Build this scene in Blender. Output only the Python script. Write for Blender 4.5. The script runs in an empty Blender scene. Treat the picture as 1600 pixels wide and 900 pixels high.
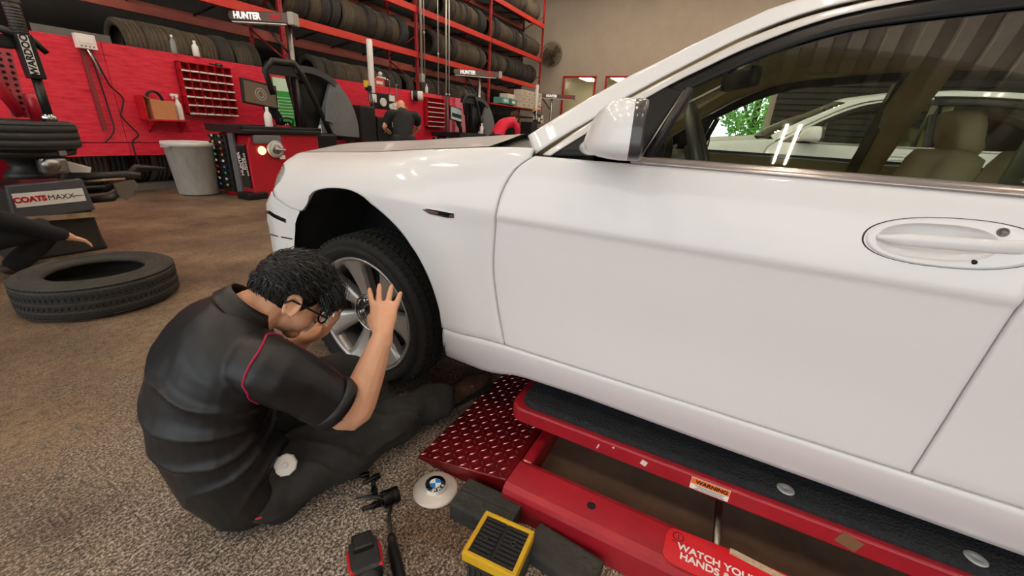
import bpy, bmesh, math, random
from mathutils import Vector, Matrix
random.seed(7)
SC = bpy.context.scene
COL = SC.collection
PI = math.pi

# ------------------------------------------------------------------ camera
H = 1.2
def _cam():
    f, pitch, roll, yaw = 638.28, .369916, .0588539, .466248
    cp, sp, cy, sy = math.cos(pitch), math.sin(pitch), math.cos(yaw), math.sin(yaw)
    fw = Vector((cy*cp, sy*cp, -sp)); rt = Vector((sy, -cy, 0)); up = rt.cross(fw)
    r2 = math.cos(roll)*rt + math.sin(roll)*up
    u2 = -math.sin(roll)*rt + math.cos(roll)*up
    cd = bpy.data.cameras.new('camera'); co = bpy.data.objects.new('camera', cd); COL.objects.link(co)
    m = Matrix((r2, u2, -fw)).transposed().to_4x4(); m.translation = Vector((0, 0, H))
    co.matrix_world = m
    cd.sensor_fit = 'HORIZONTAL'; cd.sensor_width = 36; cd.lens = f/1600*36
    cd.clip_start = .02; cd.clip_end = 200
    SC.camera = co
_cam()

# ------------------------------------------------------------------ world, lights, exposure
wd = bpy.data.worlds.new('world'); SC.world = wd; wd.use_nodes = True
_nt = wd.node_tree; _bg = _nt.nodes['Background']
_bg.inputs[0].default_value = (.93, .97, 1.0, 1); _bg.inputs[1].default_value = 2.25
SC.view_settings.view_transform = 'Standard'
SC.view_settings.look = 'None'
SC.view_settings.exposure = -0.06
SC.view_settings.gamma = 1.0
SC.view_settings.use_curve_mapping = False

# ------------------------------------------------------------------ helpers
def srgb(h):
    if isinstance(h, str):
        h = h.lstrip('#'); c = [int(h[i:i+2], 16)/255 for i in (0, 2, 4)]
    else: c = list(h)
    return tuple(x/12.92 if x <= .04045 else ((x+.055)/1.055)**2.4 for x in c) + (1,)
MATS = {}
def mat(name, col='#808080', rough=.5, metal=0, coat=0, spec=.5, var=0, vscale=8, col2=None, bump=0, bscale=60,
        trans=0, ior=1.45, emit=0, ecol=None, alpha=1, detail=6, stretch=(1, 1, 1), sheen=0, sss=0):
    if name in MATS: return MATS[name]
    m = bpy.data.materials.new(name); m.use_nodes = True
    nt = m.node_tree; N = nt.nodes; L = nt.links; p = N['Principled BSDF']
    c = srgb(col)
    p.inputs['Base Color'].default_value = c
    p.inputs['Roughness'].default_value = rough; p.inputs['Metallic'].default_value = metal
    p.inputs['Coat Weight'].default_value = coat; p.inputs['Coat Roughness'].default_value = .04
    p.inputs['Specular IOR Level'].default_value = spec; p.inputs['IOR'].default_value = ior
    p.inputs['Transmission Weight'].default_value = trans
    if sheen: p.inputs['Sheen Weight'].default_value = sheen
    if sss:
        p.inputs['Subsurface Weight'].default_value = sss; p.inputs['Subsurface Radius'].default_value = (.012, .004, .002)
    if emit:
        p.inputs['Emission Color'].default_value = srgb(ecol or col); p.inputs['Emission Strength'].default_value = emit
    if col2 or bump:
        tc = N.new('ShaderNodeTexCoord'); mp = N.new('ShaderNodeMapping'); mp.inputs['Scale'].default_value = stretch
        L.new(tc.outputs['Object'], mp.inputs['Vector'])
    if col2:
        nz = N.new('ShaderNodeTexNoise'); nz.inputs['Scale'].default_value = vscale; nz.inputs['Detail'].default_value = detail
        nz.inputs['Roughness'].default_value = .65
        L.new(mp.outputs[0], nz.inputs['Vector'])
        rp = N.new('ShaderNodeValToRGB'); e = rp.color_ramp.elements
        e[0].position = .5-.5*max(.05, 1-var); e[1].position = .5+.5*max(.05, 1-var)
        e[0].color = c; e[1].color = srgb(col2)
        L.new(nz.outputs[0], rp.inputs[0]); L.new(rp.outputs[0], p.inputs['Base Color'])
    if bump:
        nb = N.new('ShaderNodeTexNoise'); nb.inputs['Scale'].default_value = bscale; nb.inputs['Detail'].default_value = 4
        L.new(mp.outputs[0], nb.inputs['Vector'])
        bp = N.new('ShaderNodeBump'); bp.inputs['Strength'].default_value = bump; bp.inputs['Distance'].default_value = .02
        L.new(nb.outputs[0], bp.inputs['Height']); L.new(bp.outputs[0], p.inputs['Normal'])
    MATS[name] = m; return m

def empty(name, loc=(0, 0, 0), rz=0, label=None, cat=None, group=None, kind=None):
    o = bpy.data.objects.new(name, None); COL.objects.link(o)
    o.location = loc; o.rotation_euler = (0, 0, rz); o.empty_display_size = .1
    return tag(o, label, cat, group, kind)
def tag(o, label=None, cat=None, group=None, kind=None):
    if label: o['label'] = label
    if cat: o['category'] = cat
    if group: o['group'] = group
    if kind: o['kind'] = kind
    return o
def link(name, me, m=None, parent=None, smooth=None):
    o = bpy.data.objects.new(name, me); COL.objects.link(o)
    if m is not None:
        me.materials.clear()
        for k in (m if isinstance(m, (list, tuple)) else [m]): me.materials.append(k)
    if parent is not None: o.parent = parent
    if smooth is not None:
        me.polygons.foreach_set('use_smooth', [smooth]*len(me.polygons))
    return o
def copy_tree(o, parent=None):
    c = o.copy(); COL.objects.link(c)
    if parent is not None: c.parent = parent
    for ch in o.children: copy_tree(ch, c)
    return c

class MB:
    """collects shapes into one bmesh"""
    def __init__(s): s.bm = bmesh.new(); s.mi = 0; s.sm = False
    def _f(s, vs):
        try:
            f = s.bm.faces.new(vs); f.material_index = s.mi; f.smooth = s.sm; return f
        except ValueError: return None
    def box(s, c, d, rot=None, bev=0):
        M = Matrix.Translation(c)
        if rot is not None: M = M @ (rot.to_4x4() if isinstance(rot, Matrix) else Matrix.Rotation(rot, 4, 'Z'))
        t = bmesh.new(); bmesh.ops.create_cube(t, size=1, matrix=Matrix.Diagonal((d[0], d[1], d[2], 1)))
        if bev: bmesh.ops.bevel(t, geom=t.edges[:], offset=bev, segments=2, affect='EDGES', profile=.6)
        s.absorb(t, M); return s
    def absorb(s, t, M=None):
        mp = {}
        for v in t.verts: mp[v] = s.bm.verts.new(M @ v.co if M is not None else v.co)
        for f in t.faces:
            g = s._f([mp[v] for v in f.verts])
            if g and f.smooth: g.smooth = True
        t.free()
    def ring(s, c, ax, r, n=16, u=None, ry=None, ph=0):
        ax = Vector(ax).normalized()
        if u is None: u = Vector((0, 0, 1)) if abs(ax.z) < .9 else Vector((1, 0, 0))
        u = (Vector(u) - ax*ax.dot(Vector(u))).normalized(); w = ax.cross(u)
        ry = r if ry is None else ry
        return [s.bm.verts.new(Vector(c)+u*(r*math.cos(ph+2*PI*k/n))+w*(ry*math.sin(ph+2*PI*k/n))) for k in range(n)]
    def bridge(s, a, b):
        n = len(a)
        for k in range(n): s._f([a[k], a[(k+1) % n], b[(k+1) % n], b[k]])
    def cyl(s, a, b, r, r2=None, n=16, caps=True):
        a, b = Vector(a), Vector(b); ax = b-a; r2 = r if r2 is None else r2
        p, q = s.ring(a, ax, r, n), s.ring(b, ax, r2, n); sm = s.sm; s.sm = n > 8; s.bridge(p, q); s.sm = sm
        if caps: s._f(p[::-1]); s._f(q)
        return s
    def tube(s, pts, r, n=8, caps=True, u=None):
        pts = [Vector(p) for p in pts]; rs = r if isinstance(r, (list, tuple)) else [r]*len(pts)
        rings = []; sm = s.sm; s.sm = True
        for i, p in enumerate(pts):
            d = (pts[min(i+1, len(pts)-1)]-pts[max(i-1, 0)]).normalized()
            if u is None: u = Vector((0, 0, 1)) if abs(d.z) < .9 else Vector((1, 0, 0))
            u = (u-d*u.dot(d)).normalized()
            rr = rs[i]; ra, rb = rr if isinstance(rr, (list, tuple)) else (rr, rr)
            rings.append(s.ring(p, d, ra, n, u, rb))
        for i in range(len(rings)-1): s.bridge(rings[i], rings[i+1])
        s.sm = sm
        if caps: s._f(rings[0][::-1]); s._f(rings[-1])
        return s
    def lathe(s, prof, c=(0, 0, 0), ax=(0, 0, 1), n=32, close=False, u=None):
        c, ax = Vector(c), Vector(ax).normalized(); rings = []; sm = s.sm; s.sm = True
        for r, h in prof: rings.append(s.ring(c+ax*h, ax, max(r, 1e-4), n, u))
        for i in range(len(rings)-1): s.bridge(rings[i], rings[i+1])
        if close: s.bridge(rings[-1], rings[0])
        s.sm = sm; return s
    def prism(s, poly, ax, d0, d1):
        """poly of 2D points in the plane across axis ax, from d0 to d1"""
        def P(p, d): return {'x': (d, p[0], p[1]), 'y': (p[0], d, p[1]), 'z': (p[0], p[1], d)}[ax]
        a = [s.bm.verts.new(P(p, d0)) for p in poly]; b = [s.bm.verts.new(P(p, d1)) for p in poly]
        s.bridge(a, b); s._f(a[::-1]); s._f(b); return s
    def grid(s, rows, closed=False):
        R = [[s.bm.verts.new(p) for p in r] for r in rows]
        for i in range(len(R)-1):
            for j in range(len(R[0])-(0 if closed else 1)):
                k = (j+1) % len(R[0]); s._f([R[i][j], R[i][k], R[i+1][k], R[i+1][j]])
        return R
    def mesh(s, name='mesh', recalc=True, weld=0):
        if weld: bmesh.ops.remove_doubles(s.bm, verts=s.bm.verts[:], dist=weld)
        if recalc: bmesh.ops.recalc_face_normals(s.bm, faces=s.bm.faces[:])
        me = bpy.data.meshes.new(name); s.bm.to_mesh(me); s.bm.free(); return me
    def obj(s, name, m, parent=None, smooth=None, recalc=True, bevel=0, weld=0):
        o = link(name, s.mesh(name, recalc, weld), m, parent, smooth)
        if bevel:
            b = o.modifiers.new('bevel', 'BEVEL'); b.width = bevel; b.segments = 2; b.limit_method = 'ANGLE'
        return o
def text(name, body, size, m, parent, loc, rot, depth=.002, align='CENTER', sx=1, shear=0, bold=0):
    c = bpy.data.curves.new(name, 'FONT'); c.body = body; c.size = size; c.extrude = depth; c.align_x = align; c.align_y = 'CENTER'
    c.shear = shear; c.offset = bold; c.resolution_u = 3
    t = bpy.data.objects.new(name, c); me = bpy.data.meshes.new_from_object(t); bpy.data.objects.remove(t); bpy.data.curves.remove(c)
    o = link(name, me, m, parent); M = rot if isinstance(rot, Matrix) else Matrix.Rotation(0, 4, 'Z')
    M = Matrix.Translation(loc) @ M.to_4x4() @ Matrix.Diagonal((sx, 1, 1, 1)); o.matrix_local = M
    return o
def frame(xa, ya):
    """rotation whose local x,y run along xa, ya"""
    xa = Vector(xa).normalized(); ya = Vector(ya); ya = (ya-xa*xa.dot(ya)).normalized(); za = xa.cross(ya)
    return Matrix((xa, ya, za)).transposed()
def lerp(a, b, t): return a+(b-a)*t
def poly_at(pts, t):
    """point on a polyline at arc fraction t"""
    d = [0]
    for i in range(len(pts)-1): d.append(d[-1]+math.dist(pts[i], pts[i+1]))
    x = t*d[-1]
    for i in range(len(pts)-1):
        if x <= d[i+1] or i == len(pts)-2:
            q = 0 if d[i+1] == d[i] else (x-d[i])/(d[i+1]-d[i])
            return tuple(lerp(a, b, q) for a, b in zip(pts[i], pts[i+1]))
def smooth_poly(pts, n):
    """Catmull-Rom resample"""
    out = []; m = len(pts)
    for i in range(m-1):
        p0, p1, p2, p3 = pts[max(0, i-1)], pts[i], pts[i+1], pts[min(m-1, i+2)]
        for k in range(n):
            t = k/n
            out.append(tuple(.5*((2*b)+(-a+c)*t+(2*a-5*b+4*c-d)*t*t+(-a+3*b-3*c+d)*t**3) for a, b, c, d in zip(p0, p1, p2, p3)))
    out.append(tuple(pts[-1])); return out
# ------------------------------------------------------------------ materials of the setting
def floor_mat():
    m = bpy.data.materials.new('concrete_floor'); m.use_nodes = True; nt = m.node_tree; N = nt.nodes; L = nt.links; p = N['Principled BSDF']
    tc = N.new('ShaderNodeTexCoord')
    def noise(sc, det=6, ro=.6, vec=None):
        n = N.new('ShaderNodeTexNoise'); n.inputs['Scale'].default_value = sc; n.inputs['Detail'].default_value = det; n.inputs['Roughness'].default_value = ro
        L.new(tc.outputs['Object'], n.inputs['Vector']); return n.outputs[0]
    def ramp(src, stops):
        r = N.new('ShaderNodeValToRGB'); e = r.color_ramp.elements
        while len(e) < len(stops): e.new(.5)
        for k, (po, c) in enumerate(stops): e[k].position = po; e[k].color = srgb(c)
        L.new(src, r.inputs[0]); return r.outputs[0]
    def mix(f, a, b, mode='MIX'):
        x = N.new('ShaderNodeMix'); x.data_type = 'RGBA'; x.blend_type = mode
        if isinstance(f, float): x.inputs[0].default_value = f
        else: L.new(f, x.inputs[0])
        L.new(a, x.inputs[6]); L.new(b, x.inputs[7]); return x.outputs[2]
    base = ramp(noise(1.3, 8, .7), [(.30, '#4a3826'), (.47, '#6a533b'), (.60, '#8a7154'), (.74, '#b09a7e')])
    agg = ramp(noise(120, 6, .8), [(.40, '#1d1611'), (.46, '#6a5543'), (.51, '#ab967f'), (.555, '#dfd4c6'), (.61, '#ffffff')])
    # worn bare patch near the lift: exposed stones
    sep = N.new('ShaderNodeSeparateXYZ'); L.new(tc.outputs['Object'], sep.inputs[0])
    vm = N.new('ShaderNodeVectorMath'); vm.operation = 'DISTANCE'; vm.inputs[1].default_value = (.75, .65, 0)
    L.new(tc.outputs['Object'], vm.inputs[0])
    mr = N.new('ShaderNodeMapRange'); mr.inputs[1].default_value = .35; mr.inputs[2].default_value = 1.75; mr.inputs[3].default_value = .92; mr.inputs[4].default_value = .14
    ad = N.new('ShaderNodeMath'); ad.operation = 'MULTIPLY_ADD'; ad.inputs[1].default_value = 1.6; L.new(noise(2.6, 5), ad.inputs[0]); 
    L.new(vm.outputs['Value'], ad.inputs[2])
    sb = N.new('ShaderNodeMath'); sb.operation = 'SUBTRACT'; sb.inputs[1].default_value = .8; L.new(ad.outputs[0], sb.inputs[0])
    L.new(sb.outputs[0], mr.inputs[0])
    c1 = mix(mr.outputs[0], base, agg)
    fine = ramp(noise(30, 8, .8), [(.38, '#8a8580'), (.54, '#ffffff')])
    c2 = mix(.8, c1, fine, 'MULTIPLY')
    st = N.new('ShaderNodeMath'); st.operation = 'GREATER_THAN'; st.inputs[1].default_value = .63
    stain = ramp(noise(.9, 4, .6), [(.52, '#ffffff'), (.70, '#8a7a6c')])
    c3 = mix(.9, c2, stain, 'MULTIPLY')
    v2 = N.new('ShaderNodeVectorMath'); v2.operation = 'DISTANCE'; v2.inputs[1].default_value = (.80, .60, 0); L.new(tc.outputs['Object'], v2.inputs[0])
    a2 = N.new('ShaderNodeMath'); a2.operation = 'MULTIPLY_ADD'; a2.inputs[1].default_value = .5; L.new(noise(7, 5), a2.inputs[0]); L.new(v2.outputs['Value'], a2.inputs[2])
    c3 = mix(.85, c3, ramp(a2.outputs[0], [(.34, '#9c7c58'), (.52, '#ffffff')]), 'MULTIPLY')
    L.new(c3, p.inputs['Base Color'])
    rr = N.new('ShaderNodeMapRange'); rr.inputs[3].default_value = .35; rr.inputs[4].default_value = .7; L.new(noise(3, 6), rr.inputs[0]); L.new(rr.outputs[0], p.inputs['Roughness'])
    bp = N.new('ShaderNodeBump'); bp.inputs['Strength'].default_value = .5; bp.inputs['Distance'].default_value = .01
    L.new(noise(120, 6, .8), bp.inputs['Height']); L.new(bp.outputs[0], p.inputs['Normal'])
    return m
M_FLOOR = floor_mat()
M_BEIGE = mat('beige_wall', '#b5a795', .85, col2='#c3b6a4', var=.4, vscale=2, bump=.15, bscale=40)
M_CEIL = mat('metal_deck', '#8f8a80', .55, .3, col2='#75716a', var=.5, vscale=1.5)
M_DARKWALL = mat('dark_block_wall', '#1e1c1b', .9)
M_RED = mat('red_paint', '#c3121f', .42, col2='#9c0d18', var=.45, vscale=5, coat=.1)
M_REDTRIM = mat('red_trim_paint', '#b5141f', .45)
M_GLASS = mat('clear_glass', '#f2fff8', .02, trans=1, ior=1.02, spec=.4)
M_RUBBER = mat('rubber', '#141414', .75, col2='#242322', var=.4, vscale=14, bump=.1, bscale=90)
M_BLACK = mat('black_plastic', '#121213', .45)
M_BLACKGLOSS = mat('black_gloss', '#08080a', .12, coat=.5)
M_CHROME = mat('chrome', '#d8d8d6', .12, 1)
M_STEEL = mat('steel', '#9a9895', .32, 1)
M_DARKSTEEL = mat('dark_steel', '#3a3836', .4, .8)
M_WHITEPL = mat('white_plastic', '#e9e6e0', .4)

# ------------------------------------------------------------------ the setting
XW, YB, ZC = 19.4, 9.9, 6.9     # window wall, rack wall, ceiling
XD = -4.2                        # open bay side behind the viewer
def struct(name, mb, m, **k):
    o = mb.obj(name, m, **k); o['kind'] = 'structure'; return o
fl = MB()
fl.grid([[(x, y, 0) for x in (XD, 0, 2, 4, XW+.3)] for y in (-12, -2, 1, 4, YB)])
struct('floor', fl, M_FLOOR)
dw = MB(); dw.box((-14.2, -1, -.055), (20.0, 36, .10)); struct('bounce_driveway', dw, mat('pale_concrete', '#b9b4ab', .85, col2='#a8a39a', var=.4, vscale=1.2))  # unseen pale ground outside, added to bounce daylight onto the lower door
# corrugated metal deck ceiling, ribs run across the car bays
c = MB(); pr = []
y = -10.0
while y < YB+.2:
    for dy, dz in ((0, 0), (.13, 0), (.16, .07), (.29, .07)): pr.append((y+dy, ZC+dz))
    y += .32
c.grid([[(x, p[0], p[1]) for p in pr] for x in (-7.5, XW+.1)])
struct('ceiling', c, M_CEIL)
for k, x in enumerate((-6.9, -3.0, .9, 4.8, 8.7, 12.6, 16.5)):
    b = MB(); b.box((x, 0, ZC-.16), (.12, 19.6, .03)); b.box((x, 0, ZC-.02), (.12, 19.6, .03)); b.box((x, 0, ZC-.09), (.02, 19.6, .14))
    struct('trim_%d' % (k+1), b, M_DARKSTEEL)
struct('wall_back', MB().box((6, YB+.1, ZC/2), (27, .2, ZC)), M_DARKWALL)
# wall with the office windows and the far doorway (faces the viewer)
wb = MB()
WIN = [(6.25, 7.72), (4.30, 5.76)]; WZ0, WZ1 = 1.0, 3.54
DOOR2 = (-.6, 2.6)
def wbx(y0, y1, z0, z1): wb.box((XW+.1, (y0+y1)/2, (z0+z1)/2), (.2, y1-y0, z1-z0))
wbx(WIN[0][1], YB, 0, ZC); wbx(WIN[1][1], WIN[0][0], 0, ZC); wbx(DOOR2[1], WIN[1][0], 0, ZC)
for a, b in WIN: wbx(a, b, 0, WZ0); wbx(a, b, WZ1, ZC)
wbx(DOOR2[0], DOOR2[1], 3.6, ZC); wbx(-12, DOOR2[0], 0, ZC)
struct('wall_right', wb, M_BEIGE)
d1 = empty('door_1', (XW-.06, -5.0, 0)); d1['kind'] = 'structure'
for k in range(22): MB().prism([(-.02, .2*k), (-.05, .2*k+.03), (-.05, .2*k+.17), (-.02, .2*k+.198), (.02, .2*k+.198), (.02, .2*k)], 'y', -3.9, 4.2).obj('slat', mat('dark_shutter', '#231f1c', .6), d1)
# roll-up door frame and the wall beside the near bays
struct('wall_near', MB().box((4, -10.1, ZC/2), (31, .2, ZC)), M_BEIGE)
# office behind the windows
of = MB(); of.box((XW+3.2, 6.4, ZC/2), (.1, 5, ZC)); of.box((XW+1.7, 6.4, 3.7), (3.2, 5, .05)); of.box((XW+1.7, 8.95, 1.7), (3.2, .1, 3.4)); of.box((XW+1.7, 3.9, 1.7), (3.2, .1, 3.4))
struct('wall_office', of, mat('office_paint', '#d9c6ac', .8))
for k, (a, b) in enumerate(WIN):
    w = empty('window_%d' % (k+1), (0, 0, 0)); w['kind'] = 'structure'
    fr = MB(); t = .075
    fr.box((XW-.03, a, (WZ0+WZ1)/2), (.08, t, WZ1-WZ0+t)); fr.box((XW-.03, b, (WZ0+WZ1)/2), (.08, t, WZ1-WZ0+t))
    fr.box((XW-.03, (a+b)/2, WZ1), (.08, b-a, t)); fr.box((XW-.03, (a+b)/2, WZ0), (.08, b-a, t))
    fr.obj('window_frame', M_REDTRIM, w)
    MB().box((XW+.05, (a+b)/2, (WZ0+WZ1)/2), (.008, b-a, WZ1-WZ0)).obj('pane', M_GLASS, w)
M_TUBE = mat('lamp_tube', '#fff6e4', .4, emit=100, ecol='#ffeed8')
for k, (y, z) in enumerate(((7.1, 3.62), (5.6, 3.62))):
    o = empty('ceiling_panel_light', (XW+1.6, y, z), 0, ['lit ceiling panel seen through the window nearest the tyre rack', 'lit ceiling panel seen deeper inside the office behind the windows'][k], 'lamp', 'office ceiling lights')
    MB().box((0, 0, 0), (1.3, .55, .03)).obj('diffuser', mat('office_diffuser', '#fff2d6', .4, emit=9), o)
    MB().box((0, 0, .025), (1.36, .6, .02)).obj('housing', M_WHITEPL, o)
# framed notices in the office
for k, y in enumerate((7.75, 7.3)):
    o = empty('framed_notice', (XW+3.1, y+.9, 1.55), 0, ['framed notice on the office wall nearer the tyre rack', 'framed notice on the office wall farther from the tyre rack'][k], 'frame', 'notices in the office')
    MB().box((0, 0, 0), (.03, .42, .6)).obj('frame', M_DARKSTEEL, o); MB().box((-.02, 0, 0), (.012, .36, .53)).obj('sheet', mat('paper', '#efe6d8', .8), o)

# twin-tube ceiling lights
def ceiling_light(k, x, y, z, label):
    o = empty('ceiling_light', (x, y, z), 0, label, 'lamp', 'twin-tube ceiling lights')
    MB().box((0, 0, .06), (1.25, .26, .06)).obj('housing', M_WHITEPL, o)
    for s in (-1, 1):
        MB().cyl((-.6, s*.08, 0), (.6, s*.08, 0), .019, n=10).obj('tube', M_TUBE, o)
_k = 0
for y in (7.0, 4.6, 2.2, -.6, -3.5):
    for x in (-2.4, 1.2, 4.8, 8.6, 12.4, 16.2):
        ceiling_light(_k, x, y, 6.5, 'twin-tube ceiling light, row %s from the tyre rack, lamp %s from the open bay doors' % (('first', 'second', 'third', 'fourth', 'fifth')[_k//6], ('first', 'second', 'third', 'fourth', 'fifth', 'sixth')[_k % 6])); _k += 1
# ------------------------------------------------------------------ scissor lift with ramp
M_LRED = mat('lift_red_paint', '#b01f2c', .38, col2='#8f1420', var=.35, vscale=9, coat=.15, bump=.04, bscale=30)
M_PLATE = mat('diamond_plate_red', '#7f0a12', .34, metal=.25, col2='#5c070c', var=.5, vscale=10, coat=.2)
M_MAT = mat('black_rubber_mat', '#1b1c1e', .85, col2='#303236', var=.35, vscale=22, bump=.9, bscale=130)
M_PIT = mat('oily_base_plate', '#8a7260', .45, col2='#6a5646', var=.5, vscale=6)
M_PEEL = mat('peeled_white_paint', '#ded7cd', .7)
lift = empty('scissor_lift', (0, 0, 0), 0, 'low red scissor lift with black rubber platform under the white car', 'car lift')
def lift_side(s):
    """s=1 the near runway, s=-1 the far one, mirrored about the car axis"""
    X = lambda x: x if s > 0 else 2*2.07-x
    def bx(mb, x0, x1, y0, y1, z0, z1): mb.box(((X(x0)+X(x1))/2, (y0+y1)/2, (z0+z1)/2), (abs(x1-x0), y1-y0, z1-z0)); return mb
    # base rails: folded channel with rounded outer edge
    r = MB()
    pf = [(.905, 0), (.905, .085), (.912, .102), (.93, .112), (1.03, .112), (1.05, .105), (1.05, .0), (1.04, 0), (1.04, .1), (.93, .1), (.92, .09), (.92, 0)]
    r.prism([(X(a), b) for a, b in pf], 'y', -1.75, .448)
    rail = r.obj('base_rail', M_LRED, lift)
    h = MB(); h.lathe([(.014, .1125), (.0001, .1126)], (X(.984), .171, 0)); h.obj('bolt_hole', M_BLACK, rail)
    r = MB(); bx(r, 1.62, 1.72, -1.75, .448, 0, .11); r.obj('base_rail', M_LRED, lift)
    r = MB(); bx(r, 1.045, 1.63, .408, .448, 0, .108); r.obj('cross_beam', M_LRED, lift, bevel=.006); r = MB(); bx(r, 1.045, 1.63, -1.75, -1.71, 0, .108); r.obj('cross_beam', M_LRED, lift, bevel=.006)
    r = MB(); bx(r, 1.045, 1.63, -1.72, .41, .004, .012); r.obj('base_plate', M_PIT, lift)
    for yy in (-.195, -1.0):
        r = MB(); r.cyl((X(1.045), yy, .06), (X(1.63), yy, .06), .012, n=10); r.obj('cross_shaft', M_STEEL, lift)
    # scissor legs folded flat
    for xx in (1.30, 1.48):
        r = MB(); r.box((X(xx), -.65, .12), (.03, 2.0, .05), Matrix.Rotation(.035, 3, 'X')); r.obj('scissor_arm', M_LRED, lift, bevel=.004)
    # platform: red tray with turned-down flange and rounded corner
    def outline(x0, x1, y0, y1, rad):
        o = []
        for cx, cy, a0 in ((x0+rad, y1-rad, 90), (x0+rad, y0+rad, 180), (x1-rad, y0+rad, 270), (x1-rad, y1-rad, 0)):
            for k in range(6):
                a = math.radians(a0+90*k/5); o.append((cx+rad*math.cos(a), cy+rad*math.sin(a)))
        return [(X(a), b) for a, b in o]
    t = MB(); t.prism(outline(1.113, 1.66, -1.7, .545, .05), 'z', .205, .262); t.obj('platform_tray', M_LRED, lift, bevel=.006)
    t = MB(); t.prism(outline(1.135, 1.64, -1.68, .515, .055), 'z', .25, .283); pad = t.obj('rubber_pad', M_MAT, lift, bevel=.012)
    for k, (xx, yy) in enumerate(((1.172, -.325), (1.14+.03, -.726), (1.172, -1.15), (1.172, .22))):
        if k == 3: continue
        b = MB(); b.lathe([(.0001, .2835), (.006, .2835), (.0072, .2848), (.0205, .2852), (.0225, .2835), (.0225, .28)], (X(xx), yy, 0), n=20); b.obj('countersunk_bolt', mat('zinc_bolt', '#b9bcbd', .5, .35), pad)
    # drive-on ramp, diamond plate
    nx = 14
    rp = MB()
    Y0, Y1 = .455, .835
    rp.prism([(Y0, 0), (Y0, .1), (Y1, .016), (Y1+.004, 0)], 'x', X(.945), X(1.70)); ramp = rp.obj('ramp', M_PLATE, lift, bevel=.004)
    q = MB(); sl = math.atan2(.084, Y1-Y0)
    p = .031; i = 0
    ny = int((Y1-Y0)/p/math.cos(sl))
    for iy in range(int((Y1-Y0)/math.cos(sl)/p)):
        for ix in range(int(.75/p)):
            dd = (iy+.5)*p; yy = Y1-dd*math.cos(sl); zz = .0172+dd*math.sin(sl)
            xx = .945+(ix+.5)*p; sg = 1 if (ix+iy) % 2 else -1
            a = sg*PI/4; ca, sa = math.cos(a), math.sin(a); Ln, W, hh = .0140, .0030, .0026
            pts = [(-Ln, 0), (0, -W), (Ln, 0), (0, W)]
            vb = [q.bm.verts.new((X(xx+px*ca-py*sa), yy+(px*sa+py*ca)*math.cos(sl), zz-(px*sa+py*ca)*math.sin(sl))) for px, py in pts]
            vt = [q.bm.verts.new((X(xx+(px*ca-py*sa)*.45), yy+(px*sa+py*ca)*.45, zz-(px*sa+py*ca)*.45*math.sin(sl)+hh)) for px, py in pts]
            q.bridge(vb, vt); q._f(vt)
    o = q.obj('tread_lugs', mat('tread_lug_highlight', '#b0565c', .25, metal=.85, col2='#d8b6b4', var=.3, vscale=40), ramp); o['kind'] = 'stuff'  # pale pink puts the lugs' highlights into their colour
    return rail
rail = lift_side(1); lift_side(-1)
# stickers and wear on the near side
st = empty('warning_sticker', (0, 0, 0)); st.parent = lift
b = MB(); b.box((1.1128, -.138, .234), (.0016, .106, .042)); b.obj('sticker_sheet', mat('sticker_white', '#f0ebe4', .5), st)
b = MB(); b.box((1.1116, -.138, .2435), (.0016, .104, .021)); b.obj('orange_band', mat('sticker_orange', '#ee7a2b', .5), st)
MR = frame((0, -1, 0), (0, 0, 1))
text('warning_text', 'WARNING', .018, M_BLACK, st, (1.1104, -.142, .2435), MR, .0006, bold=.0006)
for k in range(3): MB().box((1.1118, -.14, .228-k*.0055), (.0012, .08-.01*(k % 2), .0014)).obj('print_line', M_DARKSTEEL, st)
for (y, z, dy, dz, m) in ((.055, .236, .018, .018, M_PEEL), (.205, .232, .004, .018, M_PEEL), (-.475, .238, .05, .038, mat('rust_patch', '#7d5a3a', .8)), (.155, .25, .006, .006, M_PEEL)):
    MB().box((1.1125, y, z), (.002, dy, dz), Matrix.Rotation(.3, 3, 'X')).obj('paint_chip', m, lift)
sg = empty('hand_warning_plate', (0, 0, 0)); sg.parent = lift
b = MB(); RD = [(.915, -.075), (.922, -.06), (.935, -.052), (1.0, -.052), (1.022, -.058), (1.032, -.07), (1.042, -.2), (1.04, -.48), (.915, -.48)]
b.prism(RD, 'z', .113, .1165); b.obj('plate', mat('sign_red', '#d9202a', .35, coat=.3), sg)
M_SW = mat('sign_white', '#f6efe9', .5)
RZ = frame((0, -1, 0), (1, 0, 0))
text('sign_text', 'WATCH YOUR', .030, M_SW, sg, (.978, -.188, .1165), RZ, .0005, bold=.0008)
text('sign_text', 'HANDS & FEET', .030, M_SW, sg, (.950, -.195, .1165), RZ, .0005, bold=.0008)
b = MB(); b.lathe([(.0155, .117), (.0155, .1176), (.013, .1176), (.013, .117)], (1.008, -.085, 0), n=24); b.box((1.008, -.085, .1172), (.016, .003, .0008)); b.obj('sign_symbol', mat('sign_dark', '#5a0d12', .5), sg)
text('sign_text', 'DANGER', .008, MATS['sign_dark'], sg, (.9885, -.085, .1165), RZ, .0004)
b = MB(); b.box((1.03, -.30, .1175), (.02, .16, .0012), -.1); b.obj('worn_patch', mat('worn_label', '#d9c9ae', .8, col2='#b08a6a', var=.5, vscale=60), sg)
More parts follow.
